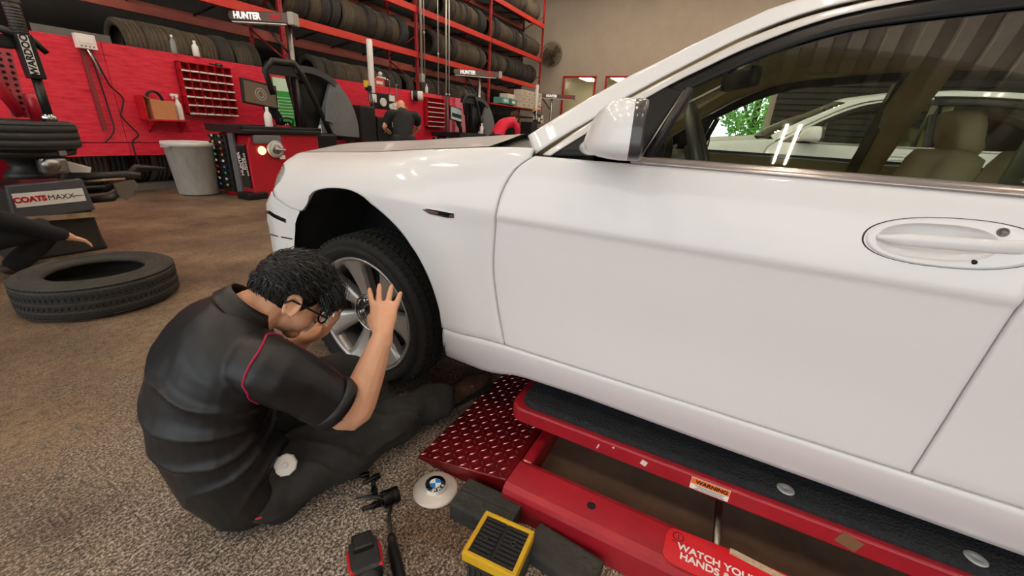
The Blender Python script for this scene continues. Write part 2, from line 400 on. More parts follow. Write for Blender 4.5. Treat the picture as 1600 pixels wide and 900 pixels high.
# ------------------------------------------------------------------ white sedan
M_PAINT = mat('white_car_paint', '#e8e5e3', .32, coat=.55, spec=.35)
M_TRIM = mat('gloss_black_trim', '#070708', .38, spec=.3)
M_LINER = mat('wheel_liner', '#1d1c1b', .85, col2='#2b2927', var=.4, vscale=12)
M_BEIGEIN = mat('tan_interior', '#b39b6c', .75, col2='#a08a60', var=.4, vscale=30)
M_HEADL = mat('headliner', '#b0a684', .9)
M_SEAT = mat('tan_leather', '#c4ae82', .5, bump=.1, bscale=120)
M_ALLOY = mat('alloy', '#b3b0ac', .34, .75, coat=.3)
M_LAMP = mat('headlamp_lens', '#b9b7b2', .08, trans=.35, coat=.6, ior=1.4)
def window_glass():
    m = bpy.data.materials.new('tinted_glass'); m.use_nodes = True; nt = m.node_tree; N = nt.nodes; L = nt.links
    for n in list(N):
        if n.type != 'OUTPUT_MATERIAL': N.remove(n)
    out = [n for n in N if n.type == 'OUTPUT_MATERIAL'][0]
    fr = N.new('ShaderNodeFresnel'); fr.inputs[0].default_value = 1.48
    tr = N.new('ShaderNodeBsdfTransparent'); tr.inputs[0].default_value = (.86, .94, .87, 1)
    gl = N.new('ShaderNodeBsdfGlossy'); gl.inputs['Roughness'].default_value = .0
    mx = N.new('ShaderNodeMixShader'); L.new(fr.outputs[0], mx.inputs[0]); L.new(tr.outputs[0], mx.inputs[1]); L.new(gl.outputs[0], mx.inputs[2]); L.new(mx.outputs[0], out.inputs[0])
    return m
M_WGLASS = window_glass()
XC = 2.07
SN = [.32, .48, .65, .80, .922, .94, 1.00, 1.05, 1.10, 1.15]
ST = [(-3.2, [.840, .885, .89, .90, .905, .912, .905, .892, .88, .865], SN),
 (-1.9, [.885, .930, .928, .936, .9425, .950, .940, .924, .905, .882], SN),
 (.55, [.885, .934, .930, .936, .9425, .950, .938, .922, .903, .880], SN),
 (.95, [.885, .934, .930, .936, .942, .946, .932, .912, .885, .845], [.32, .48, .65, .80, .920, .94, .995, 1.04, 1.085, 1.12]),
 (1.3, [.890, .932, .938, .943, .947, .945, .925, .895, .85, .79], [.30, .48, .65, .80, .90, .93, .98, 1.02, 1.055, 1.085]),
 (1.75, [.890, .915, .92, .922, .92, .912, .89, .86, .82, .76], [.27, .44, .64, .77, .86, .89, .945, .985, 1.02, 1.05]),
 (2.15, [.870, .90, .905, .905, .90, .892, .875, .85, .81, .75], [.24, .40, .60, .72, .80, .83, .88, .925, .965, 1.0]),
 (2.95, [.870, .90, .905, .905, .90, .892, .875, .85, .81, .75], [.24, .40, .58, .69, .75, .77, .81, .85, .88, .91])]
def herm(x, xs, ys):
    n = len(xs)
    if x <= xs[0]: return ys[0]+(x-xs[0])*(ys[1]-ys[0])/(xs[1]-xs[0])
    if x >= xs[-1]: return ys[-1]+(x-xs[-1])*(ys[-1]-ys[-2])/(xs[-1]-xs[-2])
    i = 0
    while x > xs[i+1]: i += 1
    def m(k):
        if k == 0: return (ys[1]-ys[0])/(xs[1]-xs[0])
        if k == n-1: return (ys[-1]-ys[-2])/(xs[-1]-xs[-2])
        a = (ys[k]-ys[k-1])/(xs[k]-xs[k-1]); b = (ys[k+1]-ys[k])/(xs[k+1]-xs[k])
        return 0 if a*b <= 0 else 2*a*b/(a+b)
    h = xs[i+1]-xs[i]; t = (x-xs[i])/h
    return ys[i]*(1+2*t)*(1-t)**2+m(i)*h*t*(1-t)**2+ys[i+1]*t*t*(3-2*t)+m(i+1)*h*t*t*(t-1)
TT = [s[0] for s in ST]
T0, TL, NOSE, NE = 1.75, 1.2, .47, 2.7
def body(tau, s, off=0):
    """half-width, y, z of the painted side at station tau, height line s"""
    w = herm(tau, TT, [herm(s, SN, t[1]) for t in ST]); z = herm(tau, TT, [herm(s, SN, t[2]) for t in ST])
    # soft flare around the front and rear wheel openings
    for yc in (1.30, -1.69):
        r = math.hypot(tau-yc, z-.50)
        if .40 < r < .62 and z > .35: w += .010*math.sin((r-.40)/.22*PI)
    if tau <= T0: f, y = 1, tau
    else:
        th = min(1, (tau-T0)/TL)*PI/2
        f = max(0, math.cos(th))**(2/NE); y = T0+NOSE*math.sin(th)**(2/NE)
        k = min(1, max(0, (s-.90)/.06)); y -= .055*k*k*(3-2*k)*min(1, max(0, (tau-1.78)/.22))
    return (w-off)*f, y-(off*(1-f) if tau > T0 else 0), z
def green(y, z, off=0):
    """half-width of the glasshouse at (y, z)"""
    t = max(0, y-.15)/.8; t2 = max(0, -1.5-y)
    return .874-.5*(z-1.15)-.25*(z-1.15)**2*(1 if z > 1.15 else 0)-.10*t*t-.06*t2*t2-off, y, z
def coons(bot, top, lef, rig, us, vs):
    c = [[None]*len(us) for _ in vs]
    p00, p10, p01, p11 = bot[0], bot[-1], top[0], top[-1]
    B = [poly_at(bot, u) if not callable(bot) else bot(u) for u in us]; T = [poly_at(top, u) for u in us]
    Lf = [poly_at(lef, v) for v in vs]; Rt = [poly_at(rig, v) for v in vs]
    for j, v in enumerate(vs):
        for i, u in enumerate(us):
            c[j][i] = tuple((1-v)*B[i][k]+v*T[i][k]+(1-u)*Lf[j][k]+u*Rt[j][k]
                            - ((1-u)*(1-v)*p00[k]+u*(1-v)*p10[k]+(1-u)*v*p01[k]+u*v*p11[k]) for k in (0, 1))
    return c
def panel(name, fn, bot, top, lef, rig, nu, nv, m, parent, side=1, lip=.012, roll=.003, off=0, hole=False, eps=.006):
    """one body panel: a Coons patch in the surface's own coordinates, edges rolled inward"""
    us = [0, eps]+[eps+(1-2*eps)*k/nu for k in range(1, nu)]+[1-eps, 1]
    vs = [0, eps*2]+[eps*2+(1-4*eps)*k/nv for k in range(1, nv)]+[1-eps*2, 1]
    g = coons(bot, top, lef, rig, us, vs)
    rows = []
    for j, r in enumerate(g):
        row = []
        for i, (a, b) in enumerate(r):
            edge = i in (0, len(us)-1) or j in (0, len(vs)-1)
            w, y, z = fn(a, b, off+(roll if edge else 0))
            row.append((XC-side*w, y, z))
        rows.append(row)
    mb = MB(); R = mb.grid(rows)
    if lip:
        bd = [R[0][i] for i in range(len(us))]+[R[j][-1] for j in range(1, len(vs))]+[R[-1][i] for i in range(len(us)-2, -1, -1)]+[R[j][0] for j in range(len(vs)-2, 0, -1)]
        cx = Vector((XC, 0, .75)); inn = []
        for v in bd:
            d = Vector((XC, v.co.y, v.co.z))-v.co
            if abs(d.x) > .02: d = Vector((math.copysign(1, d.x), 0, 0))
            else: d = Vector((0, -1, 0))
            inn.append(mb.bm.verts.new(v.co+d*lip))
        n = len(bd)
        for k in range(n): mb._f([bd[k], bd[(k+1) % n], inn[(k+1) % n], inn[k]])
    if hole:
        def inside(v):
            dy = v.co.y-(-.418+.022); dz = v.co.z-(1.0325-dy*.06-.0013); return (abs(dy)/.098)**2.6+(abs(dz)/.038)**2.3 < 1
        bmesh.ops.delete(mb.bm, geom=[f for f in mb.bm.faces if any(inside(v) for v in f.verts)], context='FACES')
    return mb.obj(name, m, parent, smooth=True)
car = empty('sedan', (0, 0, 0), 0, 'white four-door sedan on the red lift with the mechanic at its front wheel', 'car')
G = .003
arch_r = [(.860, .478), (.870, .538), (.895, .603), (.927, .670), (.971, .742), (.992, .766), (1.034, .816), (1.106, .879), (1.181, .926), (1.277, .958), (1.374, .962), (1.47, .950), (1.545, .922), (1.60, .857)]
gapf = [(.590, .486), (.611, .560), (.634, .652), (.648, .759), (.645, .874), (.638, .951), (.632, 1.006), (.615, 1.057), (.591, 1.095), (.548, 1.128)]
gapf = smooth_poly(gapf, 3)
gapr = [(-.534, .480), (-.545, .65), (-.549, .807), (-.554, .938), (-.556, 1.05), (-.556, 1.130)]
def shift(pts, d): return [(a+d, b) for a, b in pts]
seam = [(1.60, .857), (1.65, .863), (1.72, .889), (1.79, .924), (1.84, .945)]
def side_panels(s):
    sp = {}
    # fender
    bot = [(.590+G, .486), (.75, .482)]+smooth_poly(arch_r, 3)+smooth_poly(seam, 3)[1:]
    lef = shift(gapf, G)+[(.556, 1.150)]
    top = [(.556, 1.150), (1.0, 1.150), (1.5, 1.150), (1.9, 1.150), (2.10, 1.150)]
    rig = [(1.84, .945), (1.772, .975), (1.76, 1.01), (1.77, 1.045), (1.815, 1.075), (1.93, 1.095), (2.05, 1.11), (2.10, 1.150)]
    fd = panel('fender', body, bot, top, lef, rig, 90, 26, M_PAINT, car, s, eps=.003)
    # turned-in wheel arch lip
    ar = smooth_poly(arch_r, 3); mb = MB(); rows = []
    for k in range(len(ar)):
        w, y, z = body(*ar[k]); rows.append([(XC-s*(w-.002), y, z), (XC-s*(w-.014), y+(1.3-y)*-.006, z+.003), (XC-s*(w-.018), y+(1.3-y)*-.03, z+.012)])
    mb.grid(rows); mb.obj('arch_lip', M_PAINT, fd, smooth=True)
    # side marker lamp
    mk = MB(); P = [(.932, .9255), (.905, .9315), (.80, .9285), (.80, .912), (.83, .908), (.90, .913)]
    a = [mk.bm.verts.new((XC-s*(body(t, q)[0]+.0035), body(t, q)[1], body(t, q)[2])) for t, q in P]
    c_ = [mk.bm.verts.new((XC-s*(body(t, q)[0]-.01), body(t, q)[1], body(t, q)[2])) for t, q in P]
    mk.bridge(a, c_); mk._f(a); mk.obj('side_marker', M_CHROME, fd, bevel=.001)
    mk = MB(); P = [(.922, .9245), (.90, .9275), (.835, .924), (.835, .915), (.90, .9165)]
    a = [mk.bm.verts.new((XC-s*(body(t, q)[0]+.0048), body(t, q)[1], body(t, q)[2])) for t, q in P]; mk._f(a)
    P = [(.83, .9235), (.803, .9225), (.803, .9145), (.83, .9145)]
    b_ = [mk.bm.verts.new((XC-s*(body(t, q)[0]+.0048), body(t, q)[1], body(t, q)[2])) for t, q in P]; mk._f(b_)
    mk.obj('marker_lens', mat('smoked_lens', '#6b5550', .15, coat=.5), fd)
    # doors
    dr = panel('front_door', body, [(-.534+G, .484), (0, .484), (.590-G, .486)], [(-.556+G, 1.130), (0, 1.131), (.548-G, 1.128)], shift(gapr, G), shift(gapf, -G), 120, 84, M_PAINT, car, s, hole=True, eps=.004)
    rgap = [(-1.16, .48), (-1.22, .62), (-1.38, .78), (-1.50, .94), (-1.52, 1.05), (-1.52, 1.13)]
    rd = panel('rear_door', body, [(-1.16+G, .48), (-.9, .48), (-.534-G, .480)], [(-1.52+G, 1.13), (-1.0, 1.13), (-.556-G, 1.130)], shift(rgap, G), shift(gapr, -G), 30, 26, M_PAINT, car, s)
    # rear quarter around the rear arch
    ra = [(2*1.30-2.99-t-.0, q) for t, q in arch_r]
    ra = [(-1.16, .48)]+[(-1.69-.43*math.cos(math.radians(a)), .50+.455*math.sin(math.radians(a))) for a in range(165, 14, -10)]+[(-2.12, .48)]
    ra = [(-1.16, .48)]+[(-1.69+.43*math.cos(math.radians(a)), .50+.455*math.sin(math.radians(a))) for a in range(20, 171, 10)]+[(-2.13, .48), (-2.80, .50)]
    panel('quarter_panel', body, ra, [(-1.52, 1.15), (-2.2, 1.17), (-2.80, 1.17)], shift(rgap, -G), [(-2.80, .50), (-2.80, 1.17)], 60, 22, M_PAINT, car, s)
    # rocker
    rb = [(.885, .322), (.80, .316), (.69, .310), (.62, .326), (.55, .352), (.32, .358), (-.1, .342), (-.5, .332), (-.8, .326), (-1.2, .33)]
    rk = panel('rocker_panel', body, rb[::-1], [(-1.2, .476), (-.5, .476), (0, .480), (.59, .482), (.857, .474)], [(-1.2, .33), (-1.2, .476)], [(.885, .322), (.872, .40), (.857, .474)], 40, 8, M_PAINT, car, s, roll=.004)
    # underside return of the rocker
    mb = MB(); rows = []
    for t, q in rb:
        w, y, z = body(t, q); rows.append([(XC-s*(w-.003), y, z), (XC-s*(w-.05), y, z+.005), (XC-s*(w-.12), y, z+.06)])
    mb.grid(rows); mb.obj('rocker_underside', M_LINER, rk, smooth=True)
    # black shell added behind the panels to put shade in the shut lines
    mb = MB(); rows = []
    for t in [-2.7+.1*k for k in range(int((.95+2.7)/.1)+1)]:
        rows.append([(XC-s*(body(t, q)[0]-.035), t, body(t, q)[2]) for q in (.36, .48, .65, .8, .94, 1.05, 1.12)])
    rows2 = [r for r in rows if not (-2.15 < r[0][1] < -1.2)]
    i0 = [k for k, r in enumerate(rows2) if r[0][1] <= -2.15]; i1 = [k for k, r in enumerate(rows2) if r[0][1] >= -1.2]
    mb.grid([rows2[k] for k in i1]); mb.obj('side_gap_backing', M_BLACK, car)
    mb = MB(); rows = []
    for t in (1.60, 1.66, 1.72, 1.8, 1.9, 2.05): rows.append([(XC-s*(body(t, q)[0]-.035), body(t, q)[1], body(t, q)[2]-.01) for q in (.88, .93, .99, 1.05, 1.10, 1.14)])
    mb.grid(rows); mb.obj('fender_gap_backing', M_BLACK, car)  # black backing added so the lamp and bumper gaps read as shaded
    # glasshouse
    up = [(.604, 1.184), (.499, 1.254), (.409, 1.311), (.331, 1.359), (.268, 1.392), (.145, 1.461), (.04, 1.515), (-.04, 1.548), (-.3, 1.60), (-.8, 1.632), (-1.3, 1.61), (-1.8, 1.51), (-2.2, 1.36), (-2.6, 1.18)]
    lo = [(.561, 1.130), (.5, 1.176), (.376, 1.258), (.315, 1.305), (.151, 1.406), (.03, 1.473), (-.125, 1.530), (-.4, 1.572), (-.8, 1.588), (-1.3, 1.555), (-1.75, 1.44), (-2.0, 1.32), (-2.2, 1.18)]
    up_s, lo_s = smooth_poly(up, 4), smooth_poly(lo, 4)
    panel('roof_rail', green, lo_s[::-1], up_s[::-1], [lo[-1], up[-1]], [lo[0], up[0]], 70, 6, M_PAINT, car, s, roll=.004, eps=.004)
    fu = [(.535, 1.132), (.42, 1.222), (.307, 1.301), (.144, 1.400), (.028, 1.464), (-.127, 1.520), (-.35, 1.558), (-.6, 1.573)]
    fo = [(.507, 1.130), (.381, 1.220), (.217, 1.332), (.126, 1.385), (.023, 1.440), (-.136, 1.503), (-.35, 1.541), (-.6, 1.556)]
    gt = [(.213, 1.291), (.135, 1.337), (-.014, 1.414), (-.137, 1.459), (-.233, 1.478), (-.465, 1.501), (-.6, 1.508)]
    panel('window_frame', green, smooth_poly(fo, 3)[::-1], smooth_poly(fu, 3)[::-1], [fo[-1], fu[-1]], [fo[0], fu[0]], 40, 3, mat('frame_pale', '#dcd6d0', .22, coat=.6), dr, s, off=.004, eps=.004)
    panel('window_seal', green, smooth_poly(gt, 3)[::-1], [(t-.0, q) for t, q in smooth_poly([(.217, 1.332)]+fo[3:], 3)][::-1], [gt[-1], fo[-1]], [gt[0], (.217, 1.332)], 40, 3, M_TRIM, dr, s, off=.010, lip=.0)
    panel('mirror_sail', green, [(.238, 1.146), (.507, 1.130)], [(.170, 1.322), (.217, 1.333)], [(.238, 1.146), (.170, 1.322)], [(.507, 1.130), (.381, 1.220), (.217, 1.333)], 14, 10, M_TRIM, dr, s, off=.006, lip=.01)
    # bright edge of the sail and its rubber
    mb = MB(); q0, q1 = green(.234, 1.147, .0), green(.166, 1.322, .0)
    mb.tube([(XC-s*q0[0], q0[1], q0[2]), (XC-s*q1[0], q1[1], q1[2])], .003, 6); mb.obj('sail_edge', M_STEEL, dr)
    mb = MB(); q0, q1 = green(.216, 1.147, .006), green(.152, 1.325, .006)
    mb.tube([(XC-s*q0[0], q0[1], q0[2]), (XC-s*q1[0], q1[1], q1[2])], .013, 8); mb.obj('run_channel', M_BLACK, dr)
    panel('door_glass', green, [(-.6, 1.140), (.225, 1.140)], [(t, q+.006) for t, q in smooth_poly(gt, 3)[::-1]], [(-.6, 1.140), (-.6, 1.514)], [(.225, 1.140), (.213, 1.297)], 24, 10, M_WGLASS, dr, s, off=.016, lip=0, roll=0)
    def rg(e): return [(-.66, 1.510-e), (-.9, 1.515-e), (-1.2, 1.49-e), (-1.42, 1.43-e), (-1.56, 1.30-e), (-1.60, 1.15)]
    panel('rear_door_glass', green, [(-1.60, 1.140), (-.66, 1.140)], smooth_poly([(-1.60, 1.15), (-1.56, 1.30), (-1.42, 1.43), (-1.2, 1.49), (-.9, 1.515), (-.66, 1.512)], 3), [(-1.60, 1.140), (-1.60, 1.15)], [(-.66, 1.14), (-.66, 1.512)], 24, 10, M_WGLASS, rd, s, off=.016, lip=0, roll=0)
    rl = [(-.62, 1.507), (-.9, 1.512), (-1.2, 1.487), (-1.42, 1.43), (-1.56, 1.30), (-1.60, 1.15)]
    ru = [(-.62, 1.573), (-.9, 1.575), (-1.3, 1.540), (-1.72, 1.43), (-1.96, 1.30), (-2.15, 1.15)]
    panel('rear_window_frame', green, smooth_poly(rl, 3)[::-1], smooth_poly(ru, 3)[::-1], [rl[-1], ru[-1]], [rl[0], ru[0]], 30, 3, M_TRIM, rd, s, off=.006)
    panel('centre_pillar', green, [(-.66, 1.140), (-.58, 1.140)], [(-.66, 1.57), (-.58, 1.57)], [(-.66, 1.14), (-.66, 1.57)], [(-.58, 1.14), (-.58, 1.57)], 2, 10, M_TRIM, dr, s, off=.006)
    # belt mouldings
    for (nm, par, ya, yb) in (('belt_moulding', dr, .255, -.553), ('belt_moulding', rd, -.559, -1.56)):
        mb = MB(); rows = []
        for k in range(25):
            y = lerp(ya, yb, k/24); w0 = body(y, 1.13)[0]
            rows.append([(XC-s*(w0-.004), y, 1.1305), (XC-s*(w0+.003), y, 1.133), (XC-s*(w0+.001), y, 1.1385), (XC-s*(w0-.006), y, 1.140), (XC-s*(w0-.006), y, 1.1455), (XC-s*(w0-.012), y, 1.150), (XC-s*(w0-.03), y, 1.151)])
        mb.grid(rows); mb.obj(nm, mat('belt_strip', '#b3a8a2', .2, .55, coat=.5), par, smooth=True)
    # door pull: oval bowl with a bar handle, lock and light
    oc = (-.418, 1.0325)
    def hp(a, sc, off): # oval outline in door coordinates
        ca, sa = math.cos(a), math.sin(a)
        e = abs(ca)**(2/2.3)*math.copysign(1, ca)*.135*sc; g_ = abs(sa)**(2/2.2)*math.copysign(1, sa)*.047*sc
        y = oc[0]+e; z = oc[1]+g_+(e+.0)*-.06
        return (XC-s*(body(y, z)[0]+off), y, z)
    hroot = empty('door_handle', (0, 0, 0)); hroot.parent = dr
    mb = MB(); n = 48
    rows = [[hp(2*PI*k/n, sc, of_) for k in range(n)] for sc, of_ in ((1.03, .0006), (1.0, -.002), (.985, .0035), (.93, .0045), (.88, .0038))]
    mb.grid(rows, closed=True); mb.obj('handle_surround', M_PAINT, hroot, smooth=True)
    mb = MB(); n = 48
    rows = [[hp(2*PI*k/n, sc, of_) for k in range(n)] for sc, of_ in ((1.045, .0003), (1.02, .0014))]
    mb.grid(rows, closed=True); mb.obj('gap_seal', M_DARKSTEEL, hroot)
    def hb(a, sc, off):
        ca, sa = math.cos(a), math.sin(a)
        e = abs(ca)**(2/2.6)*math.copysign(1, ca)*.095*sc+.022; g_ = abs(sa)**(2/2.3)*math.copysign(1, sa)*.036*sc
        y = oc[0]+e; z = oc[1]+g_-e*.06
        return (XC-s*(body(y, z)[0]+off), y, z)
    rows = [[lerp(Vector(hp(2*PI*k/n, .885, .0038)), Vector(hb(2*PI*k/n, 1.0, .0036)), q) for k in range(n)] for q in (0, .5, 1)]
    mb = MB(); mb.grid(rows, closed=True); mb.obj('handle_plate', M_PAINT, hroot, smooth=True)
    mb = MB(); mb.grid([[hb(2*PI*k/n, sc, of_) for k in range(n)] for sc, of_ in ((1.0, .0036), (.95, .0), (.85, -.010), (.65, -.018), (.35, -.021), (.01, -.022))], closed=True); mb.obj('handle_bowl', M_PAINT, hroot, smooth=True)
    mb = MB(); rows = []
    for k in range(25):
        t = k/24; y = lerp(-.300, -.545, t); z = 1.0385-(y-oc[0])*.065-.004
        hz = .0135*min(1, 3.5*t+.35)*(1 if t < .93 else 1-.4*(t-.93)/.07); bow = .006+.012*math.sin(min(1, t*1.05)*PI)**.6
        w0 = body(y, z)[0]
        rows.append([(XC-s*(w0+bow+.006*math.cos(a)-.004), y, z+hz*math.sin(a)) for a in [2*PI*q/14 for q in range(14)]])
    R = mb.grid(rows, closed=True); mb._f(R[0]); mb._f(R[-1][::-1]); mb.obj('handle_bar', M_PAINT, hroot, smooth=True)
    q = body(-.489, 1.064)
    mb = MB(); mb.lathe([(.0088, .002), (.0088, .0068), (.0072, .0075), (.0068, .0055), (.0001, .0055)], (XC-s*q[0], q[1], q[2]), (-s, 0, .25), n=20); mb.obj('lock_cylinder', mat('lock_grey', '#77706c', .35, .5), hroot)
    q = body(-.462, 1.003)
    mb = MB(); mb.lathe([(.005, 0), (.0042, .0058), (.0001, .0058)], (XC-s*q[0], q[1], q[2]), (-s, 0, .1), n=14); mb.obj('handle_light', M_BLACK, hroot)
    # mirror
    mr = empty('door_mirror', (0, 0, 0)); mr.parent = dr
    mb = MB(); rows = []; n = 36
    cx, cz = 1.078, 1.2145
    def mo(a, sc, y, dx=0, dz=0):
        ca, sa = math.cos(a), math.sin(a)
        e = abs(ca)**(2/3.2)*math.copysign(1, ca)*.108*sc; g_ = abs(sa)**(2/3.2)*math.copysign(1, sa)*.070*sc
        x = cx+e+dx+.018*(g_/.07); fy = (y-.244)*(1.14-.36*((g_+.07)/.14)) if y > .244 else y-.244
        return (XC-s*(XC-x), .244+fy+(x-cx)*.24, cz+g_+dz)
    prof = [(1.0, .244, 0, 0), (1.005, .262, 0, 0), (.985, .285, .002, 0), (.93, .308, .006, -.001), (.82, .328, .012, -.003), (.64, .345, .02, -.006), (.38, .357, .028, -.01), (.02, .362, .034, -.014)]
    mb.grid([[mo(2*PI*k/n, *p) for k in range(n)] for p in prof], closed=True); mb.obj('mirror_shell', M_PAINT, mr, smooth=True)
    mb = MB(); mb.grid([[mo(2*PI*k/n, *p) for k in range(n)] for p in ((.985, .246), (1.0, .238), (1.0, .222), (.96, .214), (.9, .216), (.88, .224))], closed=True); mb.obj('mirror_rim', mat('mirror_rim_grey', '#3b3836', .35, coat=.4), mr, smooth=True)
    mb = MB(); R = mb.grid([[mo(2*PI*k/n, .9, .219) for k in range(n)], [mo(2*PI*k/n, .01, .2185) for k in range(n)]], closed=True); mb.obj('mirror_glass', mat('mirror_silver', '#d0d6d8', .02, 1), mr)
    mb = MB(); mb.tube([(XC-s*(XC-1.215), .385, 1.160), (XC-s*(XC-1.17), .375, 1.163), (XC-s*(XC-1.12), .352, 1.168), (XC-s*(XC-1.08), .318, 1.182), (XC-s*(XC-1.06), .28, 1.20)], [(.030, .020), (.026, .019), (.026, .022), (.034, .034), (.04, .05)], 16, u=Vector((0, 1, 0))); mb.obj('mirror_foot', M_PAINT, mr)
    # headlamp and its rim
    hl = panel('headlamp', body, [(1.846, .948), (2.3, .955), (2.6, .97)], [(1.935, 1.093), (2.3, 1.10), (2.6, 1.10)], [(1.846, .948), (1.777, .975), (1.765, 1.01), (1.775, 1.045), (1.82, 1.073), (1.935, 1.093)], [(2.6, .97), (2.6, 1.10)], 16, 8, M_LAMP, car, s, off=.007, lip=.05)
    mb = MB()
    for t, q in ((2.2, 1.05), (2.42, 1.05)):
        w, y, z = body(t, q, .06); mb.lathe([(.05, .03), (.042, 0), (.0001, -.03)], (XC-s*w, y, z), (-s*.5, .85, 0), n=20)
    mb.obj('lamp_reflector', M_CHROME, hl)
    # liner of the front wheel house
    mb = MB(); rows = []
    for k in range(0, 25):
        a = math.radians(-22+224*k/24); rr = .455; yy = 1.31-rr*math.cos(a)*1.02; zz = .47+rr*math.sin(a)*1.02
        rr2 = rr*(.985 if k % 6 in (0, 1) else 1)
        rows.append([(XC-s*x, 1.31-rr2*math.cos(a)*1.0, max(.2, .485+rr2*math.sin(a)*1.03)) for x in (.86, .70, .52)])
        rows[-1].insert(0, (XC-s*.929, 1.31-rr2*math.cos(a)*1.03, max(.2, .485+rr2*math.sin(a)*1.06)))
    mb.grid(rows); mb.obj('wheel_liner', M_LINER, car, smooth=True)
    mb = MB(); rows = []
    for k in range(0, 25):
        a = math.radians(-15+210*k/24); rows.append([(XC-s*x, -1.69-rr*math.cos(a), max(.3, .50+rr*1.02*math.sin(a))) for x, rr in ((.928, .462), (.86, .45), (.70, .45), (.52, .45))])
    mb.grid(rows); mb.obj('wheel_liner', M_LINER, car, smooth=True)
    mb = MB(); mb.lathe([(.47, 0), (.0001, 0)], (XC-s*.53, -1.69, .50), (s, 0, 0), n=32); mb.obj('inner_liner', M_BLACK, car)
    mb = MB(); mb.lathe([(.47, 0), (.0001, 0)], (XC-s*.52, 1.31, .485), (s, 0, 0), n=32); mb.obj('inner_liner', M_BLACK, car)
    mb = MB(); mb.cyl((XC-s*.30, 1.31, .40), (XC-s*.75, 1.31, .40), .045, n=14); mb.cyl((XC-s*.62, 1.33, .40), (XC-s*.58, 1.33, .86), .055, n=12); mb.obj('suspension_strut', M_DARKSTEEL, car)
for s in (1, -1): side_panels(s)
# hood between the shut lines
def hood_pt(t, q):
    """t along station, q -1..1 across"""
    w, y, z = body(t, 1.152); 
    ww = w*abs(q); crown = .045*(1-abs(q)**2.2)*min(1, max(0, (2.9-t)/1.2))
    ridge = .012*math.exp(-((abs(q)-.62)/.16)**2)
    yy = y+(0 if t < 1.75 else 0)
    return (XC-math.copysign(ww, q), yy+(.06*(1-abs(q)**2) if t < 1.0 else .06*(1-abs(q)**2)), z+crown+ridge*min(1, max(0, (2.4-t))))
mb = MB(); tq = [.72+(2.02-.72)*k/30 for k in range(31)]; qs = [-1+2*k/40 for k in range(41)]
rows = [[hood_pt(t, q*.995) for q in qs] for t in tq]
# front edge rolls down to the grille
rows += [[(p[0], p[1]+.03*f, p[2]-d) for p in rows[30]] for f, d in ((.6, .008), (1.2, .03), (1.4, .06))]
mb.grid(rows); hood = mb.obj('hood', M_PAINT, car, smooth=True)
# cowl and wipers
mb = MB(); mb.grid([[hood_pt(.74, q)[:1]+(hood_pt(.74, q)[1]-.0, hood_pt(.74, q)[2]-.012) for q in qs], [(XC-.80*q, .60+.12*(1-q*q), 1.125+.02*(1-q*q)) for q in qs]]); cowl = mb.obj('cowl', M_BLACK, car)
for (a, b) in (((1.62, .74, 1.165), (2.25, .64, 1.185)), ((2.22, .76, 1.165), (2.72, .60, 1.19))):
    MB().tube([a, b], .008, 6).obj('wiper', M_BLACK, car)
# nose: bumper shell round the front
bt = [(1.70, .33), (1.70, .50)]
mb = MB(); rows = []; ss = [.33, .40, .48, .56, .62, .66, .70, .74, .78, .82, .852, .862, .90, .925, .941]
def bl(s):    # rear edge of the bumper follows the wheel arch
    if s >= .857: return lerp(1.606, 1.85, min(1, ((s-.857)/.088)))
    return 1.606+.10*min(1, ((.857-s)/.22))**.7
for sv in ss:
    a = bl(sv); row = []
    for k in range(41):
        t = lerp(a, 2.95, (k/40)**1.3); o_ = 0
        if .775 < sv < .80: o_ = -.004
        row.append((XC-body(t, sv, o_)[0],)+body(t, sv, o_)[1:])
    rows.append(row+[(2*XC-p[0], p[1], p[2]) for p in row[-2::-1]])
mb.grid(rows); bump = mb.obj('front_bumper', M_PAINT, car, smooth=True)
for s in (1, -1):
    mb = MB(); rows = []
    for k in range(20):
        t = lerp(1.715, 2.75, k/19); dq = min(.05, .27*(t-1.715)); rows.append([(XC-s*body(t, q+dq, o)[0],)+body(t, q+dq, o)[1:] for q, o in ((.772, .002), (.780, -.007), (.795, -.007), (.803, .002))])
    mb.grid(rows); mb.obj('bumper_strip', M_BLACKGLOSS, bump)
    mb = MB(); rows = []
    for k in range(12):
        t = lerp(1.70, 2.3, k/11); rows.append([(XC-s*body(t, q, o)[0],)+body(t, q, o)[1:] for q, o in ((.690, -.0012), (.697, -.0012))])
    mb.grid(rows); mb.obj('bumper_joint', M_DARKSTEEL, bump)
mb = MB()
for s in (1, -1):
    for k in range(9): mb.box((XC-s*(.06+.028*k), 2.235-.004*k, .86), (.012, .03, .12))
mb.obj('grille', M_CHROME, car)
# windscreen, roof, rear window, boot lid
def rowx(pl, pr, crown, n=25, yc=0):
    out = []
    for k in range(n):
        q = -1+2*k/(n-1); f = 1-q*q
        out.append((lerp(pl[0], pr[0], k/(n-1)), lerp(pl[1], pr[1], k/(n-1))+yc*f, lerp(pl[2], pr[2], k/(n-1))+crown*f))
    return out
def edge(y, z): w = green(y, z)[0]-.012; return (XC-w, y, z), (XC+w, y, z)
WS = [((.600, 1.172), .012, .17), ((.499, 1.252), .03, .14), ((.409, 1.309), .035, .12), ((.331, 1.357), .04, .10), ((.268, 1.390), .04, .09), ((.145, 1.459), .045, .07), ((.04, 1.513), .05, .05)]
mb = MB(); mb.grid([rowx(*edge(*p), c_, yc=q) for p, c_, q in WS]); mb.obj('windscreen', M_WGLASS, car, smooth=True)
RF = [((.04, 1.514), .05, .05), ((-.04, 1.548), .05, .05), ((-.3, 1.60), .05, 0), ((-.8, 1.632), .05, 0), ((-1.3, 1.61), .05, 0), ((-1.75, 1.525), .045, -.05)]
